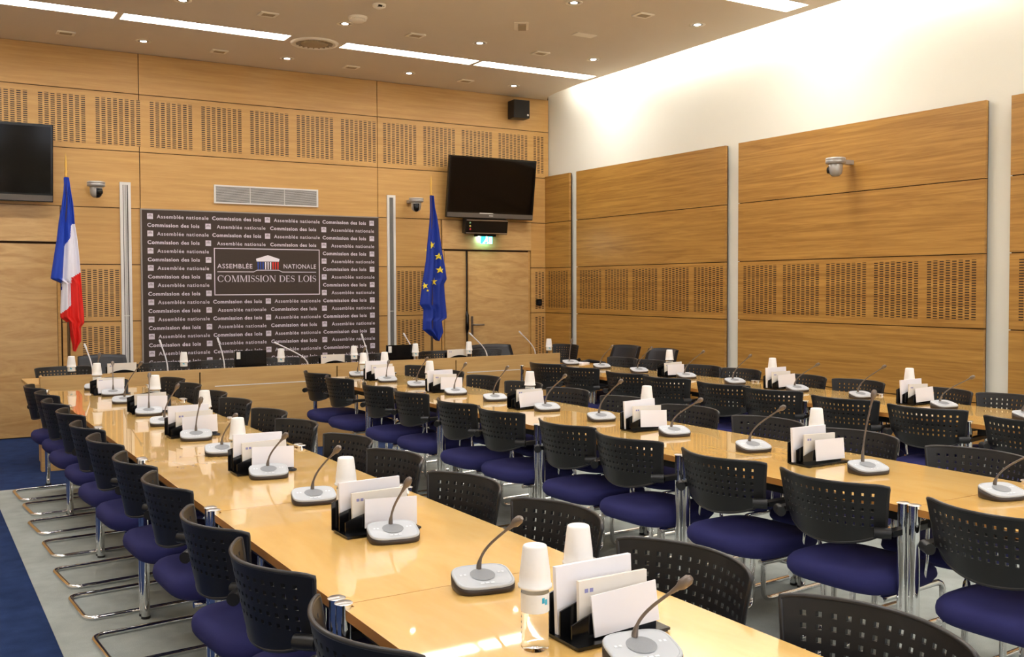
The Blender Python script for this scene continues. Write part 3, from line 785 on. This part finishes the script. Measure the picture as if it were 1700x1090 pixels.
# ================================================================== CHAIR
def chair_proto():
    root = empty('conference_chair')
    # seat pad: stacked superellipse rings, +x is forward
    b = MB(); rings = []
    prof = [(0.80, 0.385), (0.93, 0.392), (0.99, 0.410), (1.0, 0.428), (0.985, 0.446), (0.93, 0.461), (0.80, 0.470), (0.45, 0.475), (0.0, 0.473)]
    base = superell(0.235, 0.238, 36, 3.8)
    for k, z in prof:
        o = len(b.v); rings.append(o)
        for x, y in base:
            kk = k
            dz = -0.018 * max(0, (x * k) / 0.235) ** 2 if z > 0.41 else 0
            b.v.append(Vector((x * kk + 0.0, y * kk, z + dz)))
    n = len(base)
    for a, c in zip(rings, rings[1:]):
        for i in range(n): b.face([a + i, a + (i + 1) % n, c + (i + 1) % n, c + i], 0, True)
    b.face([rings[0] + i for i in range(n)][::-1], 0)
    b.build('seat', 'fabric', root)
    # perforated shell
    NC, NR = 14, 5
    us = [-1.0, -0.93]
    pitch = 1.78 / NC
    for c_ in range(NC):
        u0 = -0.89 + pitch * c_; us += [u0 + pitch * 0.31, u0 + pitch * 0.69]
    us += [0.93, 1.0]
    ts = [0.0, 0.05, 0.12, 0.20, 0.26]
    for r in range(NR):
        t0 = 0.315 + 0.125 * r; ts += [t0, t0 + 0.052]
    ts += [0.91, 0.96, 1.0]
    def pt(u, t, off=0.0):
        z = 0.572 + 0.228 * t
        half = 0.214 + 0.026 * t ** 1.5
        y = u * half
        low = 0.566 + 0.082 * (1 - math.sqrt(max(0.0, 1 - u * u)))      # U-shaped lower edge
        z26 = 0.572 + 0.228 * 0.26
        zz = z if t >= 0.26 else low + (z26 - low) * (t / 0.26)
        if t < 0.26 and low > z26: zz = z26 + (low - z26) * (1 - t / 0.26) * 0.2
        # corner rounding on top
        if t > 0.9 and abs(u) > 0.9: zz -= 0.006 * (abs(u) - 0.9) / 0.1 * (t - 0.9) / 0.1
        back = -0.232 - 0.048 * t                      # reclined
        curve = 0.094 * (y / 0.23) ** 2                # wraps forward at the sides
        return Vector((back + curve - off, y, zz))
    b = MB(); idx = {}
    for side in (0, 1):
        for j, t in enumerate(ts):
            for i, u in enumerate(us): idx[side, i, j] = len(b.v); b.v.append(pt(u, t, 0.009 * side))
    holes = set()
    for r in range(NR):
        for c_ in range(NC):
            holes.add((2 + 2 * c_, 5 + 2 * r))
    nu, nt = len(us) - 1, len(ts) - 1
    for j in range(nt):
        for i in range(nu):
            if (i, j) in holes:
                q = [(i, j), (i + 1, j), (i + 1, j + 1), (i, j + 1)]
                for a, c_ in zip(q, q[1:] + q[:1]):
                    b.poly([b.v[idx[(0,) + c_]], b.v[idx[(0,) + a]], b.v[idx[(1,) + a]], b.v[idx[(1,) + c_]]], 0)
                continue
            b.face([idx[0, i, j], idx[0, i + 1, j], idx[0, i + 1, j + 1], idx[0, i, j + 1]], 0, True)
            b.face([idx[1, i, j], idx[1, i, j + 1], idx[1, i + 1, j + 1], idx[1, i + 1, j]], 0, True)
    rim = [(i, 0) for i in range(nu)] + [(nu, j) for j in range(nt)] + [(i, nt) for i in range(nu, 0, -1)] + [(0, j) for j in range(nt, 0, -1)]
    path = []
    for i, j in rim: path.append((b.v[idx[0, i, j]] + b.v[idx[1, i, j]]) * 0.5)
    bk = b.build('backrest', 'plastic', root)
    b = MB(); b.tube(path, 0.0062, n=6, closed=True); b.build('rim', 'rim', bk)
    # arms
    for s_ in (-1, 1):
        b = MB()
        b.tube([(-0.222, s_ * 0.205, 0.632), (-0.20, s_ * 0.232, 0.632), (-0.185, s_ * 0.250, 0.632)], [0.019, 0.021, 0.020], n=14)
        b.prism([(-0.19, s_ * 0.245 - 0.018), (0.075, s_ * 0.247 - 0.018), (0.095, s_ * 0.247 - 0.010), (0.095, s_ * 0.247 + 0.010), (0.075, s_ * 0.247 + 0.018), (-0.19, s_ * 0.245 + 0.018)], 0.622, 0.643, c=0.004)
        b.build('armrest', 'plastic', root)
        b = MB(); b.tube([(0.06, s_ * 0.242, 0.625), (0.06, s_ * 0.238, 0.50), (0.06, s_ * 0.228, 0.42), (0.06, s_ * 0.20, 0.382)], 0.008, n=8)
        b.build('arm_support', 'chrome', root)
    # one continuous chrome tube: seat rails, front legs, floor runners closing behind
    R = 0.0125
    def corner(p, q, r, rad, n=5):
        p, q, r = Vector(p), Vector(q), Vector(r); a = q + (p - q).normalized() * rad; c_ = q + (r - q).normalized() * rad
        return [(a * (1 - t) ** 2 + q * 2 * t * (1 - t) + c_ * t * t) for t in [i / n for i in range(n + 1)]]
    def side(s_):
        y = s_ * 0.200
        A, B_, C_, D = (-0.17, y, 0.378), (0.235, y, 0.378), (0.235, y, 0.0135), (-0.345, y, 0.0135)
        D2 = (-0.345, 0, 0.0135)
        return [Vector(A)] + corner(A, B_, C_, 0.05) + corner(B_, C_, D, 0.05) + corner(C_, D, D2, 0.055)
    b = MB(); b.tube(side(1) + side(-1)[::-1], R, n=9)
    b.tube([(-0.12, -0.2, 0.378), (-0.12, 0.2, 0.378)], 0.009, n=8)
    b.build('cantilever_frame', 'chrome', root)
    return root
CH = chair_proto()
A1, B1, A2, B2, A3, B3 = -6.445, -5.690, -4.300, -3.530, -2.140, -1.355
def jit(i, k): random.seed(i * 97 + k * 13); return random.uniform(-1, 1)
ch_rows = [
 ('left side of left table row', A1 + 0.105, 0, [-3.10, -3.65, -4.22, -4.83, -5.48, -6.07, -6.68, -7.30, -7.92, -8.47, -9.06], 1),
 ('right side of left table row', B1 - 0.095, PI, [-3.07 - 0.6 * k for k in range(13)], 2),
 ('left side of middle table row', A2 + 0.095, 0, [-3.10, -3.63, -4.36, -4.94, -5.58, -6.14, -6.75, -7.32, -7.92, -8.54, -9.15], 3),
 ('right side of middle table row', B2 - 0.095, PI, [-3.07 - 0.6 * k for k in range(10)], 4),
 ('left side of right table row', A3 + 0.095, 0, [-3.35, -3.86, -4.54, -5.03, -5.65, -6.12, -6.75, -7.33, -7.97], 5),
 ('right side of right table row', B3 - 0.095, PI, [-3.28, -3.85, -4.44, -5.04, -5.58, -6.13, -6.80, -7.40], 6)]
for where, x, rz, ylist, rid in ch_rows:
    jy = (-2.72, -2.775, -2.78)[(rid - 1) // 2]; turn = math.radians((0, 4, 4, 2.5, 3, 9, 0)[rid])
    for k, y in enumerate(ylist):
        q = (jy - y) % 1.2
        if rid != 5: y -= min(max(q, 0.285), 0.915) - q            # armrests clear the table legs
        irregular = 0.0 if rid in (1, 3, 5, 6) else 0.025
        place(CH, (x + 0.012 * jit(rid, k), y + irregular * jit(rid + 9, k), 0), rz + turn + math.radians(1.6) * jit(rid + 20, k),
              'perforated chair, %s, %s from the long desk' % (where, ORD[k]), 'chair', 'perforated chairs along the tables')
# chairs behind the long desk, facing the room
for k, x in enumerate([-6.15, -5.28, -4.79, -4.15, -3.60, -2.98, -2.33, -1.75]):
    place(CH, (x, -1.53, 0), -PI / 2 + 0.05 * jit(30, k), 'black perforated chair behind the long desk, %s from the left' % ORD[k], 'chair', 'perforated chairs behind the long desk')
place(CH, (-0.62, -1.12, 0), PI + 0.1, 'black perforated chair standing in the far corner by the white wall', 'chair')

# armchairs with smooth backs
def armchair(loc, rz, top, wid, lbl):
    t = empty('armchair', loc, rz)
    b = MB(); b.prism(superell(0.25, 0.25, 28, 3.5), 0.40, 0.49, c=0.02, smooth=True); b.build('seat', 'leather', t)
    b = MB(); n = 12; rows_ = 8; idx = {}
    for sd in (0, 1):
        for j in range(rows_ + 1):
            q = j / rows_; z = 0.50 + (top - 0.50) * q
            for i in range(n + 1):
                u = -1 + 2 * i / n; hw = wid / 2 * (1 - 0.10 * q)
                idx[sd, i, j] = len(b.v); b.v.append(Vector((-0.24 - 0.12 * q + 0.05 * u * u - 0.045 * sd, u * hw, z - 0.012 * (q > 0.95) * u * u)))
    for j in range(rows_):
        for i in range(n):
            b.face([idx[0, i, j], idx[0, i + 1, j], idx[0, i + 1, j + 1], idx[0, i, j + 1]], 0, True)
            b.face([idx[1, i, j], idx[1, i, j + 1], idx[1, i + 1, j + 1], idx[1, i + 1, j]], 0, True)
    for i in range(n):
        b.face([idx[0, i, rows_], idx[0, i + 1, rows_], idx[1, i + 1, rows_], idx[1, i, rows_]], 0); b.face([idx[0, i + 1, 0], idx[0, i, 0], idx[1, i, 0], idx[1, i + 1, 0]], 0)
    for j in range(rows_):
        b.face([idx[0, 0, j], idx[0, 0, j + 1], idx[1, 0, j + 1], idx[1, 0, j]], 0); b.face([idx[0, n, j + 1], idx[0, n, j], idx[1, n, j], idx[1, n, j + 1]], 0)
    b.build('backrest', 'leather', t)
    for s_ in (-1, 1):
        b = MB(); b.tube([(-0.22, s_ * 0.27, 0.62), (0.0, s_ * 0.29, 0.66), (0.16, s_ * 0.28, 0.64), (0.18, s_ * 0.26, 0.45)], 0.02, n=10); b.build('armrest', 'leather', t)
    b = MB(); b.tube([(0, 0, 0.41), (0, 0, 0.06)], 0.03, n=14); b.build('column', 'chrome', t)
    b = MB()
    for a in range(5):
        q = a * 2 * PI / 5; b.tube([(0, 0, 0.09), (0.28 * math.cos(q), 0.28 * math.sin(q), 0.045)], [0.025, 0.015], n=8)
    b.build('star_base', 'chrome', t)
    tag(t, lbl, 'armchair', 'smooth black armchairs')
armchair((-0.62, -2.12, 0), PI, 0.845, 0.50, 'smooth black armchair by the right wall, nearer the corner')
armchair((-0.62, -2.75, 0), PI, 0.84, 0.50, 'smooth black armchair by the right wall, farther from the corner')
armchair((-5.74, -1.20, 0), -PI / 2, 0.875, 0.48, 'tall smooth black armchair behind the left end of the long desk')
armchair((-1.38, -1.20, 0), -PI / 2, 0.83, 0.62, 'wide low black armchair behind the right end of the long desk')

# ================================================================== TABLES
def table_proto(w, top=0.723):
    root = empty('meeting_table')
    L_ = 1.2; c_ = 0.028; g = 0.0012
    h, l = w / 2, L_ / 2 - g
    pl = [(-h + c_, -l), (h - c_, -l), (h - c_, -l + c_), (h, -l + c_), (h, l - c_), (h - c_, l - c_), (h - c_, l), (-h + c_, l), (-h + c_, l - c_), (-h, l - c_), (-h, -l + c_), (-h + c_, -l + c_)]
    b = MB(); b.prism(pl, top - 0.026, top, 0, mside=1); b.build('tabletop', ['table', 'table_edge'], root)
    for sx in (-1, 1):
        for sy in (-1, 1):
            x, y = sx * (h - 0.002), sy * (l - 0.022)
            b = MB(); b.tube([(x, y, 0.012), (x, y, top + 0.012)], 0.0195, n=20)
            lg = b.build('leg', 'chrome', root)
            b = MB(); b.lathe([(0.0, 0.0035), (0.019, 0.003), (0.0235, 0.0)], c=(x, y, top + 0.012), n=18); b.build('cap', 'steel', lg)
            b = MB(); b.lathe([(0.021, 0.0), (0.021, 0.012)], c=(x, y, 0.003), n=14); b.build('foot', 'plastic', lg)
    b = MB()
    for sx in (-1, 1): b.box(sx * (h - 0.05) - 0.012, -l + 0.05, top - 0.066, sx * (h - 0.05) + 0.012, l - 0.05, top - 0.027)
    for sy in (-1, 1): b.box(-h + 0.065, sy * (l - 0.06) - 0.012, top - 0.066, h - 0.065, sy * (l - 0.06) + 0.012, top - 0.027)
    b.build('underframe', 'plastic', root)
    return root
for rn, (a, c_, y0, n) in enumerate(((A1, B1, -2.72, 7), (A2, B2, -2.775, 6), (A3, B3, -2.76, 6))):
    pr = table_proto(c_ - a)
    for k in range(n):
        place(pr, ((a + c_) / 2, y0 - 0.6 - 1.2 * k, 0.0), 0, 'honey wood meeting table, %s row, %s table from the long desk' % (('left', 'middle', 'right')[rn], ORD[k]), 'table', 'meeting tables in three rows')

# ================================================================== LONG DESK
dk = empty('long_desk', (-3.82, -1.8, 0)); DX, DY = -3.82, -1.8
b = MB(); x0, x1 = -6.42, -1.22; joints = [-5.12, -3.82, -2.52]
xs = [x0] + joints + [x1]
b.box(x0 - DX, -2.12 - DY, 0.0, x1 - DX, -2.10 - DY, 0.600)
for a, c_ in zip(xs, xs[1:]):
    b.box(a - DX + (0.006 if a != x0 else 0), -2.12 - DY, 0.600, c_ - DX - (0.006 if c_ != x1 else 0), -2.10 - DY, 0.762)
b.box(x0 - DX, -2.12 - DY, 0.762, x1 - DX, -2.10 - DY, 0.789)
b.box(x0 - DX, -2.10 - DY, 0, x0 - DX + 0.02, -2.02 - DY, 0.789)
b.build('front_panel', 'desk', dk)
b = MB(); b.box(x0 - DX, -2.098 - DY, 0.59, x1 - DX, -2.092 - DY, 0.78); b.build('joint_backing', 'gloss_black', dk)
b = MB()
for a in xs[:-1]: b.box(a + 0.13 - DX, -2.1235 - DY, 0.626, a + 0.99 - DX, -2.12 - DY, 0.635)
b.build('silver_trim', 'alu', dk)
b = MB(); b.box(-6.50 - DX, -2.092 - DY, 0.695, x1 - DX - 0.01, -1.42 - DY, 0.722, c=0.003); b.build('desktop', 'desk', dk)
for x in (-6.36, -5.12, -3.82, -2.52, -1.26):
    b = MB(); b.box(x - 0.015 - DX, -2.0 - DY, 0, x + 0.015 - DX, -1.5 - DY, 0.695); b.build('support_panel', 'desk', dk)
tag(dk, 'long veneered presiding desk with a tall front panel below the banner', 'desk')

# ================================================================== THINGS ON THE TABLES
TZ = 0.723
def mic(loc, rz, tip, pale, lbl, grp):
    """delegate unit; tip = capsule position relative to the unit, in room axes"""
    if pale:
        t = empty('desk_microphone', loc)
        b = MB(); b.lathe([(0.045, 0.0), (0.045, 0.012), (0.02, 0.02), (0.012, 0.04)], n=20); b.build('base', 'mic_base', t)
        s0 = Vector((0, 0, 0.035))
    else:
        t = empty('microphone_unit', loc)
        if not mic.parts:
            W_, D_ = 0.081, 0.061
            out = superell(W_, D_, 40, 3.6); top = superell(W_ - 0.004, D_ - 0.004, 40, 3.6)
            b = MB(); R = Matrix.Rotation(rz, 4, 'Z'); o0 = 0
            def hz(y): return 0.018 + 0.028 * (y / D_ + 1) / 2
            rr = []
            for k_, zf in ((0.955, 0.0), (0.985, 0.004), (1.0, None)):
                o = len(b.v); rr.append(o)
                for x, y in out: b.v.append(R @ Vector((x * k_, y * k_, zf if zf is not None else hz(y) - 0.004)))
            for a, c_ in zip(rr, rr[1:]):
                for i in range(40): b.face([a + i, a + (i + 1) % 40, c_ + (i + 1) % 40, c_ + i], 0, True)
            b.face([rr[0] + i for i in range(40)][::-1], 0); b.face([rr[-1] + i for i in range(40)], 0)
            p1 = b
            b = MB(); rr = []
            for k_, dz in ((1.035, -0.004), (1.045, 0.0), (1.02, 0.003), (0.96, 0.0035), (0.95, 0.002)):
                o = len(b.v); rr.append(o)
                for x, y in top: b.v.append(R @ Vector((x * k_, y * k_, hz(y) + dz)))
            for a, c_ in zip(rr, rr[1:]):
                for i in range(40): b.face([a + i, a + (i + 1) % 40, c_ + (i + 1) % 40, c_ + i], 0, True)
            b.face([rr[-1] + i for i in range(40)], 0)
            p2 = b
            b = MB(); o = len(b.v)
            for i in range(28):
                x, y = 0.034 * math.cos(2 * PI * i / 28), 0.004 + 0.031 * math.sin(2 * PI * i / 28); b.v.append(R @ Vector((x, y, hz(y) + 0.0032)))
            b.face(list(range(28)), 0); p3 = b
            keys = []
            for kx in (-0.014, 0.0, 0.014):
                q = [(kx - .005, -.043), (kx + .005, -.043), (kx + .005, -.037), (kx - .005, -.037)]; bb = MB(); bb.poly([R @ Vector((x, y, hz(y) + .0036)) for x, y in q], 0); keys.append(bb)
            for kx in (-0.058, -0.047, 0.047, 0.058):
                q = [(kx - .003, .005), (kx + .003, .005), (kx + .003, .012), (kx - .003, .012)]; bb = MB(); bb.poly([R @ Vector((x, y, hz(y) + .0036)) for x, y in q], 0); keys.append(bb)
            mic.parts = [('base', p1, 'mic_base'), ('faceplate', p2, 'mic_top'), ('speaker_mesh', p3, 'mic_spk'), *[('button', p, 'mic_key') for p in keys]]
            mic.objs = [m.build(n_, mt, t) for n_, m, mt in mic.parts]
        else:
            for o in mic.objs:
                c_ = o.copy(); COL.objects.link(c_); c_.parent = t
        s0 = Matrix.Rotation(rz, 4, 'Z') @ Vector((0, 0.036, 0.040))
    e = Vector(tip); mid = s0 + (e - s0) * 0.38; mid.z = s0.z + (e.z - s0.z) * 0.56
    c1 = s0 + Vector((0, 0, 0.06)); d = (e - s0)
    path = []
    ctl = [s0, s0 + Vector((0.0, 0.0, 0.38 * d.z)), e - Vector((d.x * 0.55, d.y * 0.55, d.z * 0.38)), e]
    for i in range(15):
        q = i / 14; path.append(ctl[0] * (1 - q) ** 3 + ctl[1] * 3 * q * (1 - q) ** 2 + ctl[2] * 3 * q * q * (1 - q) + ctl[3] * q ** 3)
    r_ = [0.0075, 0.0072, 0.0055] + [0.0038] * 12 if not pale else [0.007] * 3 + [0.006] * 12
    b = MB(); b.tube(path, r_, n=8); b.build('gooseneck', 'mic_neck_w' if pale else 'mic_neck', t)
    dr = (path[-1] - path[-2]).normalized(); e2 = path[-1]
    b = MB(); b.tube([e2 - dr * 0.034, e2 - dr * 0.016, e2 - dr * 0.004, e2 + dr * 0.014, e2 + dr * 0.022], [0.0045, 0.0065, 0.0118, 0.0115, 0.006] if not pale else [0.005, 0.009, 0.009, 0.009, 0.006], n=12)
    b.build('capsule', 'mic_neck_w' if pale else 'mic_neck', t)
    tag(t, lbl, 'microphone', grp)
mic.parts = None
RZ = math.radians(-12)
M1 = [(-6.10, -2.80, .03, -.02, .27), (-6.06, -3.33, .03, .17, .225), (-6.08, -3.88, .09, -.10, .275), (-6.07, -4.63, .03, .12, .235), (-6.09, -5.15, .07, -.02, .22), (-6.07, -5.80, .03, .02, .20), (-6.08, -6.33, .05, -.04, .18),
      (-6.07, -7.00, .05, -.06, .175), (-6.08, -7.56, .06, -.08, .20), (-6.06, -8.21, .04, -.02, .178), (-6.07, -8.79, .06, -.07, .182), (-6.04, -9.41, .07, -.05, .17)]
M2 = [(-3.93, -2.90, .03, -.07, .25), (-3.92, -3.49, .03, .04, .16), (-3.89, -4.00, .04, -.08, .225), (-3.90, -4.65, .03, -.09, .225), (-3.86, -5.15, .03, -.11, .235), (-3.86, -5.80, .03, -.15, .23),
      (-3.85, -6.36, .03, -.14, .24), (-3.87, -7.03, .03, -.16, .20), (-3.88, -7.61, .03, -.15, .22), (-3.88, -8.27, .03, 0.0, .33), (-3.87, -8.86, .04, -.15, .21)]
M3_ = [(-1.60, -2.86, .03, .03, .24), (-1.60, -3.38, .03, -.12, .216), (-1.61, -3.96, .03, -.13, .23), (-1.62, -4.61, .03, -.17, .235), (-1.63, -5.20, .03, -.13, .232), (-1.64, -5.86, .03, -.16, .21),
       (-1.62, -6.42, .03, -.16, .23), (-1.64, -7.08, .03, -.17, .21), (-1.69, -7.66, .03, -.16, .21)]
for rn, lst in enumerate((M1, M2, M3_)):
    for k, (x, y, dx, dy, dz) in enumerate(lst):
        mic((x, y, TZ + 0.0005), RZ, (dx, dy, dz), False, 'grey microphone unit on %s table row, %s from the long desk' % (('left', 'middle', 'right')[rn], ORD[k]), 'gooseneck microphones on the tables')
DM = [(-5.98, -6.03, 1.015), (-5.35, -5.40, 1.03), (-4.84, -4.88, 1.035), (-4.03, -4.33, 0.985), (-3.40, -3.44, 1.03), (-2.88, -2.97, 1.025), (-2.02, -2.19, 1.01), (-1.40, -1.56, 1.01)]
for k, (xf, xt, zt) in enumerate(DM):
    mic((xf, -1.90, 0.7225), 0, (xt - xf, 0.06, zt - 0.722), True, 'pale gooseneck microphone rising behind the long desk front, %s from the left' % ORD[k], 'pale microphones on the long desk')

# letter racks with papers
def arch(w, h0, h1, y, t, n=14):
    pts = [(-w, 0.008)] + [(-w + 2 * w * i / n, h0 + (h1 - h0) * math.sin(PI * i / n)) for i in range(n + 1)] + [(w, 0.008)]
    return pts
def rack_proto():
    t = empty('letter_rack')
    b = MB(); b.box(-0.130, -0.062, 0.004, 0.130, 0.062, 0.010)
    for sx in (-1, 1):
        for sy in (-1, 1): b.box(sx * 0.118 - 0.008, sy * 0.05 - 0.008, 0, sx * 0.118 + 0.008, sy * 0.05 + 0.008, 0.004)
    b.build('tray', 'black_board', t)
    for y, h0, h1, w in ((0.055, 0.098, 0.124, 0.136), (0.016, 0.068, 0.094, 0.125), (-0.022, 0.046, 0.074, 0.120)):
        pts = arch(w, h0, h1, y, 0.004); b = MB()
        M = Matrix.Translation((0, y + 0.002, 0)) @ Matrix.Rotation(PI / 2, 4, 'X')
        b.prism(pts, 0, 0.004, M=M); b.build('divider', 'black_board', t)
    return t
RK = rack_proto()
def sheet(name, w, h, th, mat, logo=False):
    b = MB(); b.box(-w / 2, -th / 2, 0, w / 2, th / 2, h); 
    if logo:
        for x in (-w / 2 + 0.020, -w / 2 + 0.034):
            b.poly([(x - .005, -th / 2 - .0006, h - .028), (x + .005, -th / 2 - .0006, h - .028), (x + .005, -th / 2 - .0006, h - .019), (x - .005, -th / 2 - .0006, h - .019)], 1)
    return b.build(name, [mat, 'logo'] if logo else mat)
SH = [sheet('paper_stack', 0.215, 0.152, 0.012, 'paper'), sheet('notepad', 0.195, 0.122, 0.010, 'paper_w', True), sheet('envelope', 0.185, 0.092, 0.004, 'paper')]
RK_POS = [(0, -6.055, -3.20, 1), (0, -6.03, -4.50, 1), (0, -6.05, -5.65, 0), (0, -6.05, -6.86, 0), (0, -6.055, -8.075, 0), (0, -5.995, -9.235, 0),
          (1, -3.885, -3.28, 0), (1, -3.87, -4.42, 0), (1, -3.88, -5.62, 2), (1, -3.86, -6.78, 0), (1, -3.875, -8.00, 0),
          (2, -1.60, -4.42, 2), (2, -1.575, -5.64, 0), (2, -1.575, -6.83, 0)]
nrow = [0, 0, 0]
for rn, x, y, mode in RK_POS:
    k = nrow[rn]; nrow[rn] += 1; where = '%s table row, %s from the long desk' % (('left', 'middle', 'right')[rn], ORD[k])
    rx = 0.0
    place(RK, (x, y, TZ), rx, 'black letter rack with arched dividers, ' + where, 'letter rack', 'letter racks on the tables')
    j = lambda q: jit(50 + rn * 10 + k, q)
    if mode == 0:
        o = place(SH[0], (x - 0.012 + 0.01 * j(1), y + 0.036, TZ + 0.0105), 0.02 * j(2), 'tall white sheets in letter rack, ' + where, 'paper', 'white sheets in the letter racks')
        o.rotation_euler = (math.radians(-3), math.radians(1.5 * j(3)), 0.0)
    off = 0.0 if mode else 1.0
    o = place(SH[1], (x + off * (0.010 + 0.008 * j(4)), y + (0.001 if mode != 1 else 0.0), TZ + (0.0105 if mode != 2 else 0.012)), 0, 'pale notepad in letter rack, ' + where, 'notepad', 'notepads in the letter racks')
    o.rotation_euler = (math.radians(-2), math.radians(2 * j(5)), 0); o.scale.z = 1.0 if mode == 0 else 0.93
    o = place(SH[2], (x + off * (0.035 + 0.01 * j(6)), y - 0.035, TZ + 0.013), 0, 'white envelope at front of letter rack, ' + where, 'envelope', 'envelopes in the letter racks')
    o.rotation_euler = (math.radians(-6), math.radians(4 * j(7)), 0)
    o.location.z = TZ + 0.018

# bottles capped with upturned cups
def bottle_proto():
    t = empty('water_bottle')
    b = MB(); b.lathe([(0.0, 0.004), (0.026, 0.0), (0.031, 0.006)] + [(0.031 - 0.0012 * (i % 2), 0.012 + i * 0.006) for i in range(12)] + [(0.031, 0.088), (0.031, 0.128), (0.024, 0.150), (0.013, 0.165), (0.013, 0.182), (0.0, 0.183)], n=28); b.build('body', 'bottle', t)
    b = MB(); b.lathe([(0.0315, 0.086), (0.0315, 0.127)], n=28); b.f = b.f[:-2]; b.m = b.m[:-2]; b.sm = b.sm[:-2]; lb = b.build('paper_label', 'label', t)
    b = MB()
    for a0, z0, z1 in ((-2.0, 0.108, 0.120), (-1.75, 0.104, 0.116)):
        q = [(a0, z0), (a0 + 0.22, z0), (a0 + 0.22, z1), (a0, z1)]
        b.poly([(0.0319 * math.cos(a), 0.0319 * math.sin(a), z) for a, z in q])
    b.build('blue_mark', 'cyan', lb)
    return t
BT = bottle_proto()
b = MB(); b.lathe([(0.0355, 0.0), (0.0378, 0.001), (0.0378, 0.006), (0.0352, 0.007), (0.0338, 0.030), (0.0270, 0.088), (0.0255, 0.0915), (0.0235, 0.0925), (0.0, 0.0905), (0.0, 0.0890), (0.0250, 0.0885), (0.0325, 0.030), (0.0342, 0.004)], n=32)
CUP = b.build('plastic_cup', 'cup')
BOT = [(0, -6.19, -9.225), (0, -6.005, -9.13), (0, -6.115, -7.96), (0, -6.135, -6.78), (0, -5.96, -5.55), (0, -5.985, -4.41), (0, -6.133, -3.10),
       (1, -4.0, -3.28 + 0.10), (1, -3.80, -3.175), (1, -3.946, -4.32), (1, -3.81, -5.52), (1, -3.77, -6.68), (1, -3.775, -7.90),
       (2, -1.56, -4.32), (2, -1.566, -5.54), (2, -1.515, -6.73)]
for i, (rn, x, y) in enumerate(BOT):
    nm = ('left', 'middle', 'right')[rn]
    if rn == 0: k = i; wh = ['left of the nearest letter rack', 'behind the nearest letter rack', 'behind the second nearest letter rack', 'behind the third nearest letter rack', 'behind the fourth nearest rack', 'behind the second letter rack from the long desk', 'behind the letter rack nearest the long desk'][k]
    elif rn == 1: wh = ['left one behind the rack nearest the desk', 'right one behind the rack nearest the desk'] [i - 7] if i < 9 else 'behind the %s letter rack from the long desk' % ORD[i - 8]
    else: wh = 'beside the %s letter rack from the long desk' % ORD[i - 13]
    place(BT, (x, y, TZ + 0.0005), 0.35, 'water bottle on %s table row, %s' % (nm, wh), 'bottle', 'water bottles with upturned cups')
    o = place(CUP, (x, y, TZ + 0.138), 0, 'upturned white cup on %s table row, %s' % (nm, wh), 'cup', 'upturned white cups')
for k, x in enumerate([-6.155, -5.215, -4.31, -3.565, -2.89, -2.26, -1.24]):
    place(BT, (x, -1.93, 0.7225), -0.1, 'small water bottle behind the long desk front, %s from the left' % ORD[k], 'bottle', 'water bottles on the long desk')
    place(CUP, (x, -1.93, 0.7225 + 0.122), 0, 'white cup upturned over a bottle on the long desk, %s from the left' % ORD[k], 'cup', 'upturned cups on the long desk')

# racks with paper and two monitors on the long desk
for k, (x, y) in enumerate(((-5.72, -1.84), (-3.75, -1.86), (-2.35, -1.86))):
    wh = ('at its left end', 'right of the middle', 'near its right end')[k]
    place(RK, (x, y, 0.7225), 0, 'black letter rack on the long desk, ' + wh, 'letter rack', 'letter racks on the long desk')
    o = place(SH[1], (x - 0.01, y - 0.0, 0.733), 0, 'pale notepad in the letter rack on the long desk, ' + wh, 'notepad', 'notepads on the long desk')
    o.scale = (1.25, 1, 1.0)
def monitor(x, y, lbl):
    t = empty('monitor', (x, y, 0.7225))
    b = MB(); b.box(-0.15, -0.012, 0.045, 0.15, 0.016, 0.205, 0, c=0.003); b.build('rear_case', 'gloss_black', t)
    b = MB(); b.box(-0.05, -0.016, 0.08, 0.04, -0.012, 0.165); b.build('vent_plate', 'black_board', t)
    b = MB(); b.box(-0.135, -0.0145, 0.13, -0.10, -0.0125, 0.195); b.build('sticker', 'label', t)
    b = MB(); b.box(-0.02, 0.0, 0.01, 0.02, 0.02, 0.06); b.build('stand', 'gloss_black', t)
    b = MB(); b.box(-0.08, -0.06, 0, 0.08, 0.07, 0.01, 0, c=0.003); b.build('foot', 'gloss_black', t)
    tag(t, lbl, 'monitor', 'small monitors on the long desk')
monitor(-4.595, -1.90, 'small black monitor on the long desk seen from behind, left of its middle')
monitor(-3.05, -1.90, 'small black monitor on the long desk seen from behind, right of its middle')

# small things at the far end of right table row
b = MB(); b.box(-0.10, -0.06, 0, 0.08, 0.06, 0.012, M=Matrix.Rotation(0.5, 4, 'Z')); o = b.build('paper_stack', 'paper'); o.location = (-1.43, -2.80, TZ)
tag(o, 'low white stack of papers lying at the far end of right table row', 'paper')
b = MB(); b.box(-0.05, -0.03, 0, 0.05, 0.03, 0.03); o = b.build('blue_box', 'blue_clip'); o.location = (-2.02, -3.72, 0.475)
tag(o, 'small bright blue box on the seat of a chair at the right table row', 'box')
